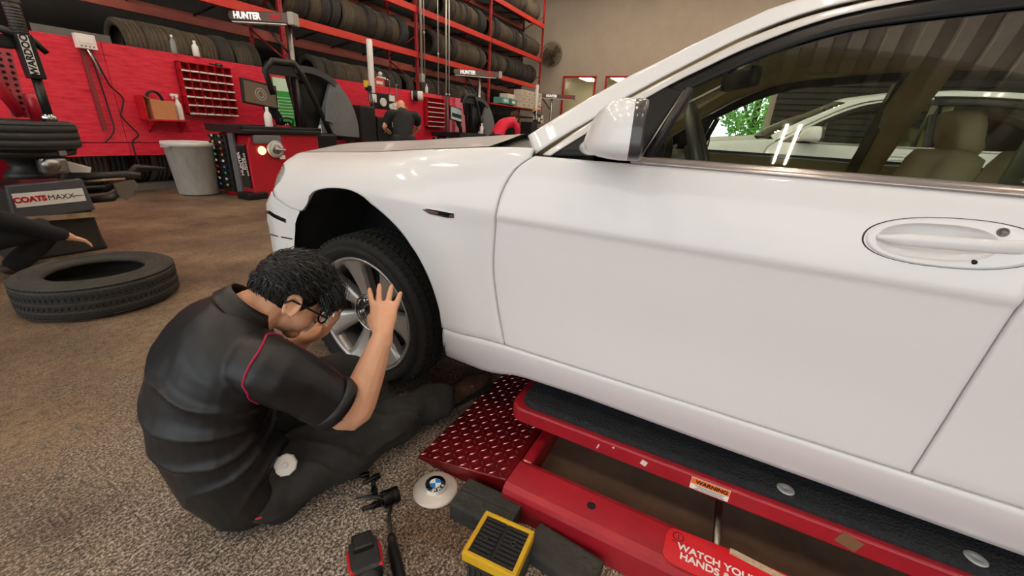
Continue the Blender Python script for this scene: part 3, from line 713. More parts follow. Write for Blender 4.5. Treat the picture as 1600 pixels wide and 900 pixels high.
mb = MB(); mb.grid([rowx(*edge(*p), c_, yc=q) for p, c_, q in RF]); mb.obj('roof', M_PAINT, car, smooth=True)
RW = [((-1.75, 1.525), .045, -.05), ((-2.2, 1.36), .04, -.08), ((-2.6, 1.18), .02, -.1)]
mb = MB(); mb.grid([rowx(*edge(*p), c_, yc=q) for p, c_, q in RW]); mb.obj('rear_window', M_WGLASS, car, smooth=True)
mb = MB(); mb.grid([rowx((XC-.85, y, z), (XC+.85, y, z), c_) for y, z, c_ in ((-2.55, 1.16, .03), (-3.0, 1.15, .03), (-3.3, 1.12, .02), (-3.36, 1.0, 0), (-3.38, .7, 0), (-3.36, .4, 0))]); mb.obj('boot_lid', M_PAINT, car, smooth=True)
for s in (1, -1):
    mb = MB(); mb.grid([[(XC-s*w, y, z) for w, y, z in ((body(-2.8, q)[0], -2.80, q), (.87, -3.1, q), (.85, -3.36, q*.97))] for q in (.40, .6, .8, 1.0, 1.17)]); mb.obj('rear_corner', M_PAINT, car, smooth=True)
# floor pan
mb = MB(); mb.box((XC, -.9, .40), (1.62, 3.6, .05)); mb.box((XC, 1.6, .36), (.95, .9, .04)); mb.obj('floor_pan', M_BLACK, car)
# ------------------------------------------------------------------ wheels
M_TYRE = mat('tyre_rubber', '#171615', .8, col2='#242220', var=.4, vscale=20)
M_HUB = mat('hub_steel', '#5d5a57', .3, .85)
def tyre_mesh(R, rb, W, n=56, lugs=True, groove=4):
    """tyre standing on axis z, centred; R outer, rb bead radius, W width"""
    mb = MB(); h = W/2
    pr = [(rb, -h*.72), (rb+.012, -h*.86), (rb+(R-rb)*.35, -h*.99), (rb+(R-rb)*.62, -h), (R-.040, -h*.975), (R-.020, -h*.90), (R-.006, -h*.80)]
    top = []
    gx = [-.5+.333*k for k in range(groove)]
    for g in gx: top += [(R, h*(1.5*g-.05)), (R-.007, h*(1.5*g-.035)), (R-.007, h*(1.5*g+.035)), (R, h*(1.5*g+.05))]
    pr2 = pr+top+[(r, -z) for r, z in pr[::-1]]
    pr2 += [(rb+.004, h*.6), (rb+(R-rb)*.45, h*.7), (R-.03, h*.5), (R-.03, -h*.5), (rb+(R-rb)*.45, -h*.7), (rb+.004, -h*.6)]
    mb.lathe(pr2, n=n, close=True)
    return mb.mesh('tyre')
def tread_blocks(R, W, n=70):
    mb = MB(); h = W/2
    for k in range(n):
        a = 2*PI*k/n
        for s in (-1, 1):
            for z0, z1, r0, r1, sk in ((.52, .86, R+.0035, R-.0015, .25), (.1, .4, R+.0035, R+.0035, -.4)):
                da = 2*PI/n*.36; vs = []
                for rr in (0, -.012):
                    for z, r, q in ((z0, r0, 0), (z1, r1, sk)):
                        for e in (-1, 1):
                            t = a+e*da+q*2*PI/n; vs.append(mb.bm.verts.new(((r+rr)*math.cos(t), (r+rr)*math.sin(t), s*z*h)))
                v = vs
                for f in ((0, 1, 3, 2), (4, 6, 7, 5), (0, 4, 5, 1), (2, 3, 7, 6), (0, 2, 6, 4), (1, 5, 7, 3)): mb._f([v[i] for i in f])
    return mb.mesh('tread')
TY_ME, TR_ME = tyre_mesh(.357, .262, .245), tread_blocks(.357, .245)
def rim_parts(par):
    """local axis +z points out of the car"""
    mb = MB(); mb.lathe([(.258, -.21), (.262, -.2), (.245, -.17), (.235, -.05), (.243, -.012), (.255, .0), (.264, .008), (.268, .004), (.266, -.012), (.255, -.02)], n=64); mb.obj('rim_barrel', M_ALLOY, par)
    NS = 7
    def face(r, q):  # height of the spoke face
        t = max(0, (r-.075)/(.25-.075)); return -.038+.034*t**1.6
    for k in range(NS):
        a0 = 2*PI*k/NS+.2; mb = MB(); rows = []
        for i in range(13):
            t = i/12; r = .070+(.250-.070)*t; hw = .0250+.038*t**1.25+(.012*((t-.85)/.15)**2 if t > .85 else 0); z = face(r, 0)
            cs = [(-hw*.86, z-.045), (-hw*.98, z-.012), (-hw*.9, z-.001), (-hw*.45, z+.001), (0, z+.002), (hw*.45, z+.001), (hw*.9, z-.001), (hw*.98, z-.012), (hw*.86, z-.045)]
            row = []
            for w, zz in cs:
                ang = a0+w/r if t > .8 else a0; 
                if t > .8: row.append((r*math.cos(ang), r*math.sin(ang), zz))
                else: row.append((r*math.cos(a0)-w*math.sin(a0), r*math.sin(a0)+w*math.cos(a0), zz))
            rows.append(row)
        mb.grid(rows); mb.obj('spoke', M_ALLOY, par, smooth=True)
    mb = MB(); mb.lathe([(.088, -.05), (.088, -.036), (.082, -.033), (.078, -.036), (.0765, -.05), (.06, -.053), (.045, -.053), (.040, -.045), (.037, -.043), (.0355, -.05), (.0001, -.052)], n=40); mb.obj('hub_centre', M_HUB, par)
    mb = MB(); mb.lathe([(.086, -.034), (.0835, -.0305), (.081, -.034)], n=40); mb.lathe([(.0415, -.043), (.039, -.041), (.0365, -.043)], n=30); mb.obj('hub_ring', M_CHROME, par)
    for k in range(5):
        a = 2*PI*k/5+.5; c = (.059*math.cos(a), .059*math.sin(a), 0)
        mb = MB(); mb.lathe([(.0135, -.052), (.0135, -.0505), (.0095, -.0505), (.0095, -.038), (.0075, -.036), (.0001, -.036)], c, n=12); mb.obj('lug_bolt', M_CHROME, par)
    mb = MB(); mb.lathe([(.0001, -.10), (.19, -.10), (.19, -.125), (.09, -.125), (.08, -.14)], n=48); mb.obj('brake_disc', mat('brake_disc', '#6a6661', .45, .8), par)
    mb = MB()
    rows = []
    for i in range(9):
        a = math.radians(150+60*i/8); rows.append([(r*math.cos(a), r*math.sin(a), z) for r, z in ((.12, -.07), (.2, -.06), (.205, -.14), (.12, -.15))])
    mb.grid(rows, closed=True); mb.obj('brake_caliper', M_DARKSTEEL, par)
def road_wheel(y, z, s):
    w = empty('wheel', (0, 0, 0)); w.parent = car
    M = Matrix.Translation((XC-s*(XC-1.150), y, z)) @ frame((0, 0, 1), (0, -s, 0) if True else 0).to_4x4()
    # local z -> outward (-s along x)
    zx = Vector((-s, 0, 0)); xx = Vector((0, 0, 1)); yy = zx.cross(xx)
    M = Matrix.Translation((XC-s*(XC-1.158), y, z)) @ Matrix((xx, yy, zx)).transposed().to_4x4()
    w.matrix_local = M
    rim_parts(w)
    t = link('tyre', TY_ME, M_TYRE, w); t.location = (0, 0, -.098)
    b = link('tread_blocks', TR_ME, M_TYRE, t); b['kind'] = 'stuff'
    for n_ in (3,):
        mb = MB(); mb.lathe([(.300, .124), (.305, .1252), (.309, .124)], n=48); mb.obj('sidewall_rib', M_TYRE, t)
    return w
for s in (1, -1):
    road_wheel(1.308, .398, s); road_wheel(-1.69, .398, s)
# ------------------------------------------------------------------ cabin
def soft(name, c, d, m, parent, bev=.03, rot=None, smooth=True):
    mb = MB(); mb.box(c, d, rot, bev); return mb.obj(name, m, parent, smooth=smooth)
for s in (1, -1):
    # door inner trims and pillar trims
    mb = MB(); rows = []
    for y in (.62, .3, 0, -.3, -.6, -1.0, -1.5): rows.append([(XC-s*(w), y, z) for w, z in ((.80, .45), (.80, .8), (.77, .86), (.79, .95), (.835, 1.09), (.855, 1.128))])
    mb.grid(rows); mb.obj('door_trim', M_BEIGEIN, car, smooth=True)
    # inner roof rail and front pillar trim
    pl = [(.56, 1.150), (.376, 1.262), (.151, 1.406), (.03, 1.470), (-.125, 1.520), (-.4, 1.555), (-.8, 1.572), (-1.3, 1.545), (-1.75, 1.43), (-2.1, 1.25)]
    mb = MB(); rows = []
    for y, z in smooth_poly(pl, 3):
        w = green(y, z)[0]; rows.append([(XC-s*(w-.022), y, z-.012), (XC-s*(w-.035), y, z-.03), (XC-s*(w-.07), y-.01, z-.012), (XC-s*(w-.09), y, z+.03)])
    mb.grid(rows); mb.obj('pillar_trim', M_BEIGEIN, car, smooth=True)
    # centre pillar inside, slanted as the belt runs up it
    mb = MB(); rows = []
    for y, z in ((-.58, .7), (-.59, 1.13), (-.62, 1.35), (-.66, 1.56)):
        w = green(y, max(1.15, z))[0]-.03; rows.append([(XC-s*w, y+.05, z), (XC-s*(w-.045), y+.03, z), (XC-s*(w-.045), y-.07, z), (XC-s*w, y-.10, z)])
    mb.grid(rows); mb.obj('centre_pillar_trim', M_BEIGEIN, car, smooth=True)
    mb = MB(); mb.tube([(XC-s*.70, -.60, 1.50), (XC-s*.715, -.57, 1.30), (XC-s*.74, -.53, 1.0)], [(.004, .024)]*3, 8, u=Vector((1, 0, 0))); mb.obj('seat_belt', mat('belt_webbing', '#57503c', .8), car)
    # sun visor and grab handle
    soft('sun_visor', (XC-s*.36, .0, 1.525), (.42, .16, .02), M_HEADL, car, .008, Matrix.Rotation(-.42, 3, 'X'))
    MB().tube([(XC-s*.60, -.18, 1.545), (XC-s*.575, -.21, 1.52), (XC-s*.57, -.33, 1.525), (XC-s*.60, -.37, 1.55)], .011, 8).obj('grab_handle', M_HEADL, car)
    # front seat
    st = empty('front_seat', (0, 0, 0)); st.parent = car
    x = XC-s*.385
    soft('seat_cushion', (x, -.33, .70), (.5, .52, .17), M_SEAT, st, .06)
    soft('seat_back', (x, -.70, .94), (.48, .14, .58), M_SEAT, st, .06, Matrix.Rotation(.26, 3, 'X'))
    mb = MB(); rows = []
    for k in range(17):
        a = PI*k/16; hw = .135
        rows.append([(x+hw*math.cos(a)*(1-.12*abs(v)), -.775+.03*v*1.2-.02*math.sin(a), 1.195+.15*max(0, math.sin(a))**.55 if True else 0) for v in (-1, -.5, .5, 1)])
    # head restraint: rounded slab
    mb.bm.clear(); n = 28
    def hr(a, sc, y):
        ca, sa = math.cos(a), math.sin(a); return (x+.135*sc*abs(ca)**.55*math.copysign(1, ca), y+.05*sa*.5, 1.285+.088*sc*abs(sa)**.6*math.copysign(1, sa))
    mb.grid([[hr(2*PI*k/n, sc, y) for k in range(n)] for sc, y in ((.05, -.735), (.8, -.738), (.95, -.748), (1, -.77), (1, -.795), (.93, -.82), (.7, -.832), (.05, -.835))], closed=True); mb.obj('head_restraint', M_SEAT, st, smooth=True)
    for e in (-1, 1): MB().cyl((x+e*.06, -.785, 1.10), (x+e*.06, -.785, 1.23), .007, n=8).obj('restraint_post', M_CHROME, st)
soft('rear_bench', (XC, -1.45, .68), (1.3, .5, .2), M_SEAT, car, .06)
soft('rear_seat_back', (XC, -1.78, 1.0), (1.3, .16, .6), M_SEAT, car, .06, Matrix.Rotation(.3, 3, 'X'))
mb = MB(); mb.grid([rowx((XC-.60, y, z), (XC+.60, y, z), .03) for y, z in ((.02, 1.50), (-.04, 1.528), (-.3, 1.572), (-.8, 1.60), (-1.3, 1.575), (-1.75, 1.49))]); mb.obj('headliner', M_HEADL, car, smooth=True)
soft('roof_console', (XC, -.10, 1.545), (.2, .26, .035), M_HEADL, car, .012, Matrix.Rotation(-.3, 3, 'X'))
mb = MB(); mb.grid([rowx((XC-.34, y, z), (XC+.34, y, z), .02) for y, z in ((-.30, 1.590), (-.34, 1.583), (-.80, 1.607), (-.84, 1.615))]); mb.obj('sunroof_shade', mat('sunroof_cloth', '#7a735c', .9), car)
# dashboard, instrument hood, wheel, inner mirror
mb = MB(); mb.grid([[(XC+.76*q, y+.10*(1-q*q), z) for q in [-1+k/8 for k in range(17)]] for y, z in ((.58, 1.12), (.45, 1.145), (.30, 1.145), (.24, 1.11), (.22, 1.0), (.28, .8), (.3, .55))]); mb.obj('dashboard', mat('dash_green_grey', '#6f6b57', .7), car, smooth=True)
for (x, r, y) in ((1.52, .085, .235), (1.78, .10, .245)):
    mb = MB(); rows = []
    for k in range(15):
        a = PI*k/14; rows.append([(x+r*1.15*math.cos(a)*e, yy, 1.125+r*.85*max(0, math.sin(a))**.8*e) for yy, e in ((y+.14, .9), (y, 1), (y, .86), (y+.09, .80))])
    mb.grid(rows); mb.obj('instrument_hood', mat('dash_dark', '#3c3a33', .6), car, smooth=True)
sw = empty('steering_wheel', (1.685, .115, 1.135)); sw.parent = car; sw.rotation_euler = (math.radians(68), 0, 0)
mb = MB(); mb.lathe([(.185+.017*math.cos(2*PI*k/10), .017*math.sin(2*PI*k/10)) for k in range(10)], n=40, close=True); mb.obj('wheel_rim', mat('wheel_leather', '#4a453a', .35), sw)
mb = MB(); mb.box((0, 0, -.02), (.15, .13, .05), bev=.02); mb.box((.11, 0, -.01), (.12, .035, .02)); mb.box((-.11, 0, -.01), (.12, .035, .02)); mb.cyl((0, 0, -.03), (0, 0, -.22), .04, n=12); mb.obj('wheel_hub', mat('dash_dark', '#3c3a33', .6), sw, smooth=False)
im = empty('inner_mirror', (0, 0, 0)); im.parent = car
soft('mirror_body', (2.03, .06, 1.435), (.25, .05, .075), M_BLACK, im, .02, Matrix.Rotation(.45, 3, 'Z')); MB().cyl((2.06, .08, 1.45), (2.07, .13, 1.50), .012, n=8).obj('mirror_stalk', M_BLACK, im)
soft('centre_console', (XC, -.1, .75), (.24, .9, .25), M_BEIGEIN, car, .03)
# ------------------------------------------------------------------ people: closed tubes fused into one skin
from mathutils.bvhtree import BVHTree
from mathutils import noise as MN
def fuse(mb, name, m, parent, voxel=.006, smooth=2, disp=None):
    me = mb.mesh(name); o = bpy.data.objects.new(name, me); COL.objects.link(o)
    md = o.modifiers.new('r', 'REMESH'); md.mode = 'VOXEL'; md.voxel_size = voxel; md.use_smooth_shade = True
    dg = bpy.context.evaluated_depsgraph_get(); ev = o.evaluated_get(dg); out = bpy.data.meshes.new_from_object(ev, depsgraph=dg)
    bpy.data.objects.remove(o); bpy.data.meshes.remove(me)
    bm = bmesh.new(); bm.from_mesh(out)
    for _ in range(smooth): bmesh.ops.smooth_vert(bm, verts=bm.verts[:], factor=.5, use_axis_x=True, use_axis_y=True, use_axis_z=True)
    if disp:
        bm.normal_update(); mv = [(v, v.normal.copy(), disp(v.co)) for v in bm.verts]
        for v, n, d in mv: v.co += n*d
    for f in bm.faces: f.smooth = True
    bm.to_mesh(out); bm.free()
    return link(name, out, m, parent)
def limb(mb, pts, rs, n=14, sub=4, u=None):
    """tapered limb through joints; radii may be (a, b) pairs; both ends rounded"""
    rs = [r if isinstance(r, (tuple, list)) else (r, r) for r in rs]
    P = smooth_poly([tuple(p)+tuple(r) for p, r in zip(pts, rs)], sub)
    a, b = Vector(P[0][:3]), Vector(P[1][:3]); d0 = (a-b).normalized(); c, e = Vector(P[-1][:3]), Vector(P[-2][:3]); d1 = (c-e).normalized()
    r0, r1 = min(P[0][3:]), min(P[-1][3:])
    Q = [tuple(a+d0*r0*f)+(P[0][3]*g, P[0][4]*g) for f, g in ((.85, .4), (.55, .8))]+P+[tuple(c+d1*r1*f)+(P[-1][3]*g, P[-1][4]*g) for f, g in ((.55, .8), (.85, .4))]
    mb.tube([q[:3] for q in Q], [(q[3], q[4]) for q in Q], n, u=u)
def ell(mb, c, r, rot=None, n=16):
    t = bmesh.new(); bmesh.ops.create_uvsphere(t, u_segments=n, v_segments=n//2+2, radius=1)
    M = Matrix.Translation(c) @ (rot.to_4x4() if rot is not None else Matrix.Identity(4)) @ Matrix.Diagonal((r[0], r[1], r[2], 1))
    mb.absorb(t, M)
def hand(mb, wrist, fwd, back, side, spread=1.0, curl=(.25, .3, .35, .3), thumb=(.75, .25, .2), sc=1.0):
    """wrist point, direction of fingers, direction out of the back of the hand, side where the thumb is; 4 fingers + thumb"""
    w, f, b, s = Vector(wrist), Vector(fwd).normalized(), Vector(back).normalized(), Vector(side).normalized()
    k = .092*sc
    limb(mb, [w-f*.02*sc, w+f*.02*sc, w+f*.055*sc, w+f*k], [(.026*sc, .020*sc), (.031*sc, .019*sc), (.041*sc, .018*sc), (.040*sc, .013*sc)], 14, 3, u=s)
    L = [(.030, .072), (.0105, .080), (-.0105, .074), (-.030, .060)]
    for i, (off, ln) in enumerate(L):
        base = w+f*(k-.012*sc-(.008*sc if i == 3 else 0))+s*off*sc; ang = (off*5.0*spread); d = (f+s*ang).normalized(); c = curl[i]
        p = [base]; seg = [.45*ln*sc, .31*ln*sc, .24*ln*sc]; a = 0
        for j in range(3):
            a += c*(.6 if j == 0 else .9); p.append(p[-1]+(d*math.cos(a)-b*math.sin(a))*seg[j])
        limb(mb, p, [.0096*sc, .0088*sc, .0080*sc, .0062*sc], 10, 3)
    tb = w+f*.022*sc+s*.026*sc; d = (f*thumb[0]+s*.75-b*thumb[1]).normalized()
    limb(mb, [w+f*.012*sc+s*.012*sc, tb+d*.012*sc, tb+d*.042*sc, tb+d*.05*sc+(d+f*.4-b*thumb[2]).normalized()*.022*sc], [.014*sc, .0125*sc, .0098*sc, .0068*sc], 10, 3)
def head(mb, c, F, U, sc=1.0, ears=True):
    """skull, jaw, brow, nose, lips and ears; returns the head frame"""
    F = Vector(F).normalized(); U = Vector(U); U = (U-F*F.dot(U)).normalized(); Lf = U.cross(F)
    R = Matrix((F, Lf, U)).transposed(); c = Vector(c)
    P = lambda x, y, z: c+R @ Vector((x, y, z))*sc
    E = lambda x, y, z, a, b, d, n=16: ell(mb, P(x, y, z), (a*sc, b*sc, d*sc), R, n)
    E(-.012, 0, .035, .096, .075, .085, 24); E(.035, 0, .005, .056, .064, .075); E(.028, 0, -.045, .052, .055, .050); E(.058, 0, -.082, .026, .034, .024)
    E(.045, .035, -.035, .035, .028, .04); E(.045, -.035, -.035, .035, .028, .04)
    E(.078, 0, .022, .018, .045, .014); E(.094, 0, -.022, .016, .015, .013); limb(mb, [P(.086, 0, .012), P(.096, 0, -.008), P(.106, 0, -.024)], [.008*sc, .010*sc, .010*sc])
    E(.086, 0, -.050, .010, .022, .006); E(.084, 0, -.060, .010, .019, .007)
    for s in (-1, 1): E(.072, s*.031, -.002, .014, .014, .010)
    limb(mb, [P(-.03, 0, -.02), P(-.045, 0, -.10)], [.055*sc, .052*sc])
    if ears:
        for s in (-1, 1):
            pts = [P(-.012+.017*math.cos(a), s*(.074+.010*(1+math.cos(a+.6))*.5), -.002+.031*math.sin(a)) for a in [math.radians(q) for q in range(-60, 275, 24)]]
            mb.tube(pts, [.0055*sc]*len(pts), 8); E(-.012, s*.074, -.004, .014, .006, .024, 10); E(-.006, s*.078, -.026, .008, .005, .009, 10)
    return R, P
def strands(c, R, sc, n, test, ln, dirf, r=.0026, seed=3, ctr=(-.012, 0, .035), rad=(.100, .079, .090)):
    rng = random.Random(seed); mb = MB(); k = 0; tries = 0
    while k < n and tries < n*20:
        tries += 1
        v = Vector((rng.gauss(0, 1), rng.gauss(0, 1), rng.gauss(0, 1))).normalized()
        if not test(v): continue
        p = Vector((ctr[0]+v.x*rad[0], ctr[1]+v.y*rad[1], ctr[2]+v.z*rad[2])); nr = Vector((v.x/rad[0], v.y/rad[1], v.z/rad[2])).normalized()
        d = Vector(dirf(v))+Vector((rng.gauss(0, .25), rng.gauss(0, .25), rng.gauss(0, .15))); d = (d-nr*d.dot(nr)*.75).normalized(); L_ = ln(v)*rng.uniform(.75, 1.25)
        lf = rng.uniform(.1, .34); pts = [p-nr*.004, p+nr*L_*lf*.8+d*L_*.35, p+nr*L_*lf+d*L_*.7, p+d*L_+nr*L_*(lf*.8-.22)]
        pts = [Vector(c)+R @ (q*sc) for q in pts]
        mb.tube(pts, [r*sc, r*sc, r*.8*sc, r*.2*sc], 4, caps=False); k += 1
    return mb
M_SKIN = mat('skin_warm', '#e5b190', .5, sss=.12, col2='#dda07c', var=.4, vscale=25, spec=.35)
M_HAIR = mat('black_hair', '#0c0b0b', .38, spec=.6)
M_SHIRT = mat('black_polo_knit', '#0c0d0f', .46, col2='#131417', var=.4, vscale=200, bump=.10, bscale=900, spec=.55)
M_TROUSER = mat('dark_work_trousers', '#1f1e1d', .8, col2='#33312e', var=.3, vscale=5, bump=.25, bscale=300)
M_BOOT = mat('brown_leather_boot', '#58402f', .45, col2='#2e211b', var=.4, vscale=20)
tech = empty('person', (.52, 1.18, 0), 0, 'mechanic in black polo sitting on the floor, hand raised to the front wheel', 'person')
TI = Matrix.Translation((-.52, -1.18, 0))
def rel(o):
    o.data.transform(TI); return o
Wd = Vector((.3, .954, 0))
SHT = [((.555, 1.195, .022), .165, .13), ((.525, 1.205, .10), .195, .15), ((.495, 1.213, .22), .203, .152), ((.483, 1.215, .34), .208, .150), ((.49, 1.205, .45), .212, .148), ((.512, 1.185, .55), .208, .135), ((.548, 1.165, .63), .165, .108), ((.580, 1.150, .685), .092, .074)]
def torso(mb, sc=1.0, last=8):
    pts = [Vector(q[0]) for q in SHT[:last]]
    P = smooth_poly([tuple(q[0])+(q[1]*sc, q[2]*sc) for q in SHT[:last]], 4)
    Q = [(P[0][0], P[0][1], P[0][2]-.012, P[0][3]*.6, P[0][4]*.6)]+P+[(P[-1][0]+.012, P[-1][1]-.006, P[-1][2]+.02, P[-1][3]*.4, P[-1][4]*.4)]
    mb.tube([q[:3] for q in Q], [(q[3], q[4]) for q in Q], 28, u=Wd)
RS, RE, RW_ = (.535, .975, .575), (.700, .880, .360), (.832, .862, .572)
LS, LE, LW_ = (.655, 1.345, .565), (.755, 1.375, .335), (.800, 1.215, .470)
# skin: head, neck, arms, hands on a hidden core
mb = MB(); HC = (.692, 1.086, .698); HF = Vector((.93*.77, -.37*.77, -.64)); HU = Vector((.93*.64, -.37*.64, .77))
HR, HP = head(mb, HC, HF, HU, 1.03)
torso(mb, .90, 7)
limb(mb, [(.575, 1.15, .66), (.610, 1.130, .685), (.660, 1.104, .695)], [.064, .055, .054])
limb(mb, [RS, (.63, .92, .455), RE, (.755, .872, .435), RW_], [.060, .056, .053, .051, .033])
hand(mb, RW_, (.50, .40, .70), (-.72, -.18, .55), (-.25, .90, -.05), 2.6, (.16, .12, .08, -.05), (.75, .6, .5), 1.14)
limb(mb, [LS, (.70, 1.355, .45), LE, (.745, 1.27, .405), LW_], [.058, .054, .048, .044, .030])
hand(mb, LW_, (.42, -.72, .40), (-.2, -.5, -.7), (.85, .4, .1), 1.0, (.45, .5, .6, .6), (.6, .4, .3), 1.05)
skin = rel(fuse(mb, 'body', M_SKIN, tech, .0042, 2))
# hair: short faded sides, longer fringe
mb = MB(); c = Vector(HC); S_ = 1.03
def hair_test(v): return (v.z > .12 or (v.x < -.30 and v.z > -.38) or (v.x < .15 and v.z > -.02)) and not (v.x > .80 and v.z < .5)
hs = MB()
for i in range(0, 25):
    th = PI*i/24*.74; row = []
    for j in range(40):
        ph = 2*PI*j/40; v = Vector((math.sin(th)*math.cos(ph), math.sin(th)*math.sin(ph), math.cos(th)))
        lim = 1.0 if hair_test(v) else .965
        row.append(c+HR @ (Vector((-.012+v.x*.1005*lim, v.y*.0795*lim, .035+v.z*.0912*lim))*S_))
    if i == 0: rows = []
    rows.append(row)
hs.grid(rows, closed=True)
rel(hs.obj('hair_cap', M_HAIR, tech, smooth=True))
st_ = strands(c, HR, S_, 4200, hair_test, lambda v: .024+.040*max(0, v.z)+(.030 if v.x > .3 and v.z > .2 else 0), lambda v: (1.0, v.y*.9, -.5 if v.x > .2 else -.1) if v.z > -.05 else (.1, 0, -1), .0014)
h_ = rel(st_.obj('hair', M_HAIR, tech)); h_['kind'] = 'stuff'
# glasses
gl = empty('glasses'); gl.parent = tech
g = MB()
for s in (-1, 1):
    cc = [HP(.101, s*.034+.026*math.cos(a), -.004+.018*math.sin(a)) for a in [2*PI*k/20 for k in range(21)]]
    g.tube(cc, .0028, 6); g.tube([HP(.100, s*.060, .004), HP(.088, s*.076, .006), HP(.02, s*.083, .010), HP(-.022, s*.082, .012), HP(-.035, s*.079, -.004)], [(.0030, .0045)]*5, 6)
g.tube([HP(.102, -.010, .002), HP(.106, 0, .004), HP(.102, .010, .002)], .0026, 6)
rel(g.obj('frame', M_BLACK, gl))
for s in (-1, 1):
    g = MB(); vs = [g.bm.verts.new(HP(.1005, s*.034+.0255*math.cos(a), -.004+.0175*math.sin(a))) for a in [2*PI*k/20 for k in range(20)]]; g._f(vs); rel(g.obj('lens', M_GLASS, gl))
for s in (-1, 1):
    g = MB(); ell(g, HP(.0795, s*.032, -.001), (.0085, .0085, .0085)); rel(g.obj('eye', mat('eye_white', '#e8e2da', .2), tech))
    g = MB(); ell(g, HP(.0865, s*.032, -.002), (.003, .0042, .0042)); rel(g.obj('iris', mat('eye_dark', '#1e120c', .1), tech))
    g = MB(); g.tube([HP(.090, s*.014, .022), HP(.0935, s*.03, .027), HP(.083, s*.05, .021)], [(.002, .004), (.002, .0045), (.001, .002)], 6); rel(g.obj('eyebrow', M_HAIR, tech))
# shirt
def folds(p):
    C_ = Vector((.66, .985, .375)); d = p-C_; hx = -(d.x*.55-d.y*.84); r = math.hypot(hx, d.z)
    th = math.atan2(d.z, max(.02, hx)); m_ = max(0, min(1, (r-.03)/.10))*max(0, min(1, (.52-r)/.20)); low = 1 if th < .55 else max(0, 1-(th-.55)/.4)
    nz = MN.noise(p*6.0)
    sn = math.sin(th*8.5+nz*1.5+r*4.5); a = .026*m_*low*((1-abs(sn))**1.6-.35)*(.6+.7*MN.noise(p*3+Vector((3, 1, 7))))
    slv = max(0, 1-abs((p-Vector((.61, .93, .49))).length-.02)/.13)
    return a+.012*slv*math.sin((p.z*.8+p.x*.7-p.y*.4)*85+MN.noise(p*11)*4)*max(0, MN.noise(p*7+Vector((2, 5, 3)))+.35)+.003*MN.noise(p*16)+.008*MN.noise(p*6+Vector((9, 2, 1)))
mb = MB(); torso(mb)
limb(mb, [(.545, 1.06, .575), RS, (.60, .937, .50), (.648, .908, .432)], [(.080, .092), (.080, .088), (.076, .082), (.074, .080)], 18)
limb(mb, [(.62, 1.26, .57), LS, (.70, 1.355, .46), (.718, 1.358, .40)], [(.085, .095), (.085, .09), (.08, .085), (.075, .08)], 18)
shirt = fuse(mb, 'polo_shirt', M_SHIRT, tech, .006, 2, folds)
bv = BVHTree.FromPolygons([v.co for v in shirt.data.vertices], [p.vertices[:] for p in shirt.data.polygons])
def snap(p, off=.002):
    q, n, i, d = bv.find_nearest(Vector(p)); return q+n*off
def seam(name, pts, r, m, n=24, off=.001):
    mbb = MB(); P = smooth_poly(pts, n//len(pts)+1); mbb.tube([snap(p, off) for p in P], r, 6); return rel(mbb.obj(name, m, tech))
M_PIPING = mat('crimson_piping', '#a3163f', .7)
seam('shoulder_piping', [(.640, 1.00, .665), (.575, 1.005, .660), (.515, .965, .625), (.480, .955, .565), (.480, .955, .500)], .0032, M_PIPING)
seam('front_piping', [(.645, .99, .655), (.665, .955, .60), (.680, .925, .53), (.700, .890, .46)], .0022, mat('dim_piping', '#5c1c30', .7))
tq = snap((.47, 1.06, .085), .001); mb = MB(); ell(mb, tq, (.012, .006, .004), Matrix.Rotation(-.7, 3, 'Z')); rel(mb.obj('hem_tag', mat('red_tag', '#c22a3c', .6), tech))
rel(shirt)
mb = MB(); ax_ = (Vector((.648, .908, .432))-Vector((.60, .937, .50))).normalized()
mb.lathe([(.074, -.012), (.0815, -.010), (.083, .008), (.082, .024), (.077, .024), (.072, .004)], (.652, .9055, .428), ax_, n=32, u=Wd); rel(mb.obj('sleeve_hem', M_SHIRT, tech))
# collar
mb = MB(); rows = []
cc_, ax_ = Vector((.600, 1.135, .690)), Vector((.62, -.38, .68)).normalized(); uu = (Wd-ax_*Wd.dot(ax_)).normalized(); ww = ax_.cross(uu)
for k in range(33):
    a = 2*PI*k/32; e = uu*math.cos(a)+ww*math.sin(a)
    rows.append([cc_+e*r+ax_*h for r, h in ((.074, -.022), (.071, .008), (.068, .024), (.071, .026), (.079, .008), (.089, -.020))])
mb.grid(rows); rel(mb.obj('collar', M_SHIRT, tech, smooth=True))
# trousers
def tfold(p): return .016*MN.noise(Vector((p.x*9, p.y*11, p.z*15)))+.010*(1-abs(math.sin(p.x*16+p.z*20+MN.noise(p*6)*3)))**3+.010*math.sin(p.x*34+MN.noise(p*7)*3)*max(0, min(1, (p.x-.85)/.25))+.002*MN.noise(p*30)
mb = MB()
limb(mb, [(.585, 1.085, .105), (.74, 1.03, .118), (.90, .985, .125), (1.05, .95, .105), (1.21, .918, .083)], [(.115, .108), (.108, .112), (.088, .100), (.080, .078), (.078, .066)], 20)
limb(mb, [(.60, 1.30, .11), (.77, 1.25, .20), (.92, 1.19, .275), (.99, 1.12, .17), (1.025, 1.075, .075)], [(.115, .105), (.100, .098), (.080, .085), (.072, .074), (.072, .072)], 20)
limb(mb, [(.545, 1.08, .095), (.56, 1.2, .10), (.575, 1.32, .095)], [(.14, .10), (.15, .11), (.14, .10)], 20)
rel(fuse(mb, 'trousers', M_TROUSER, tech, .008, 3, tfold))
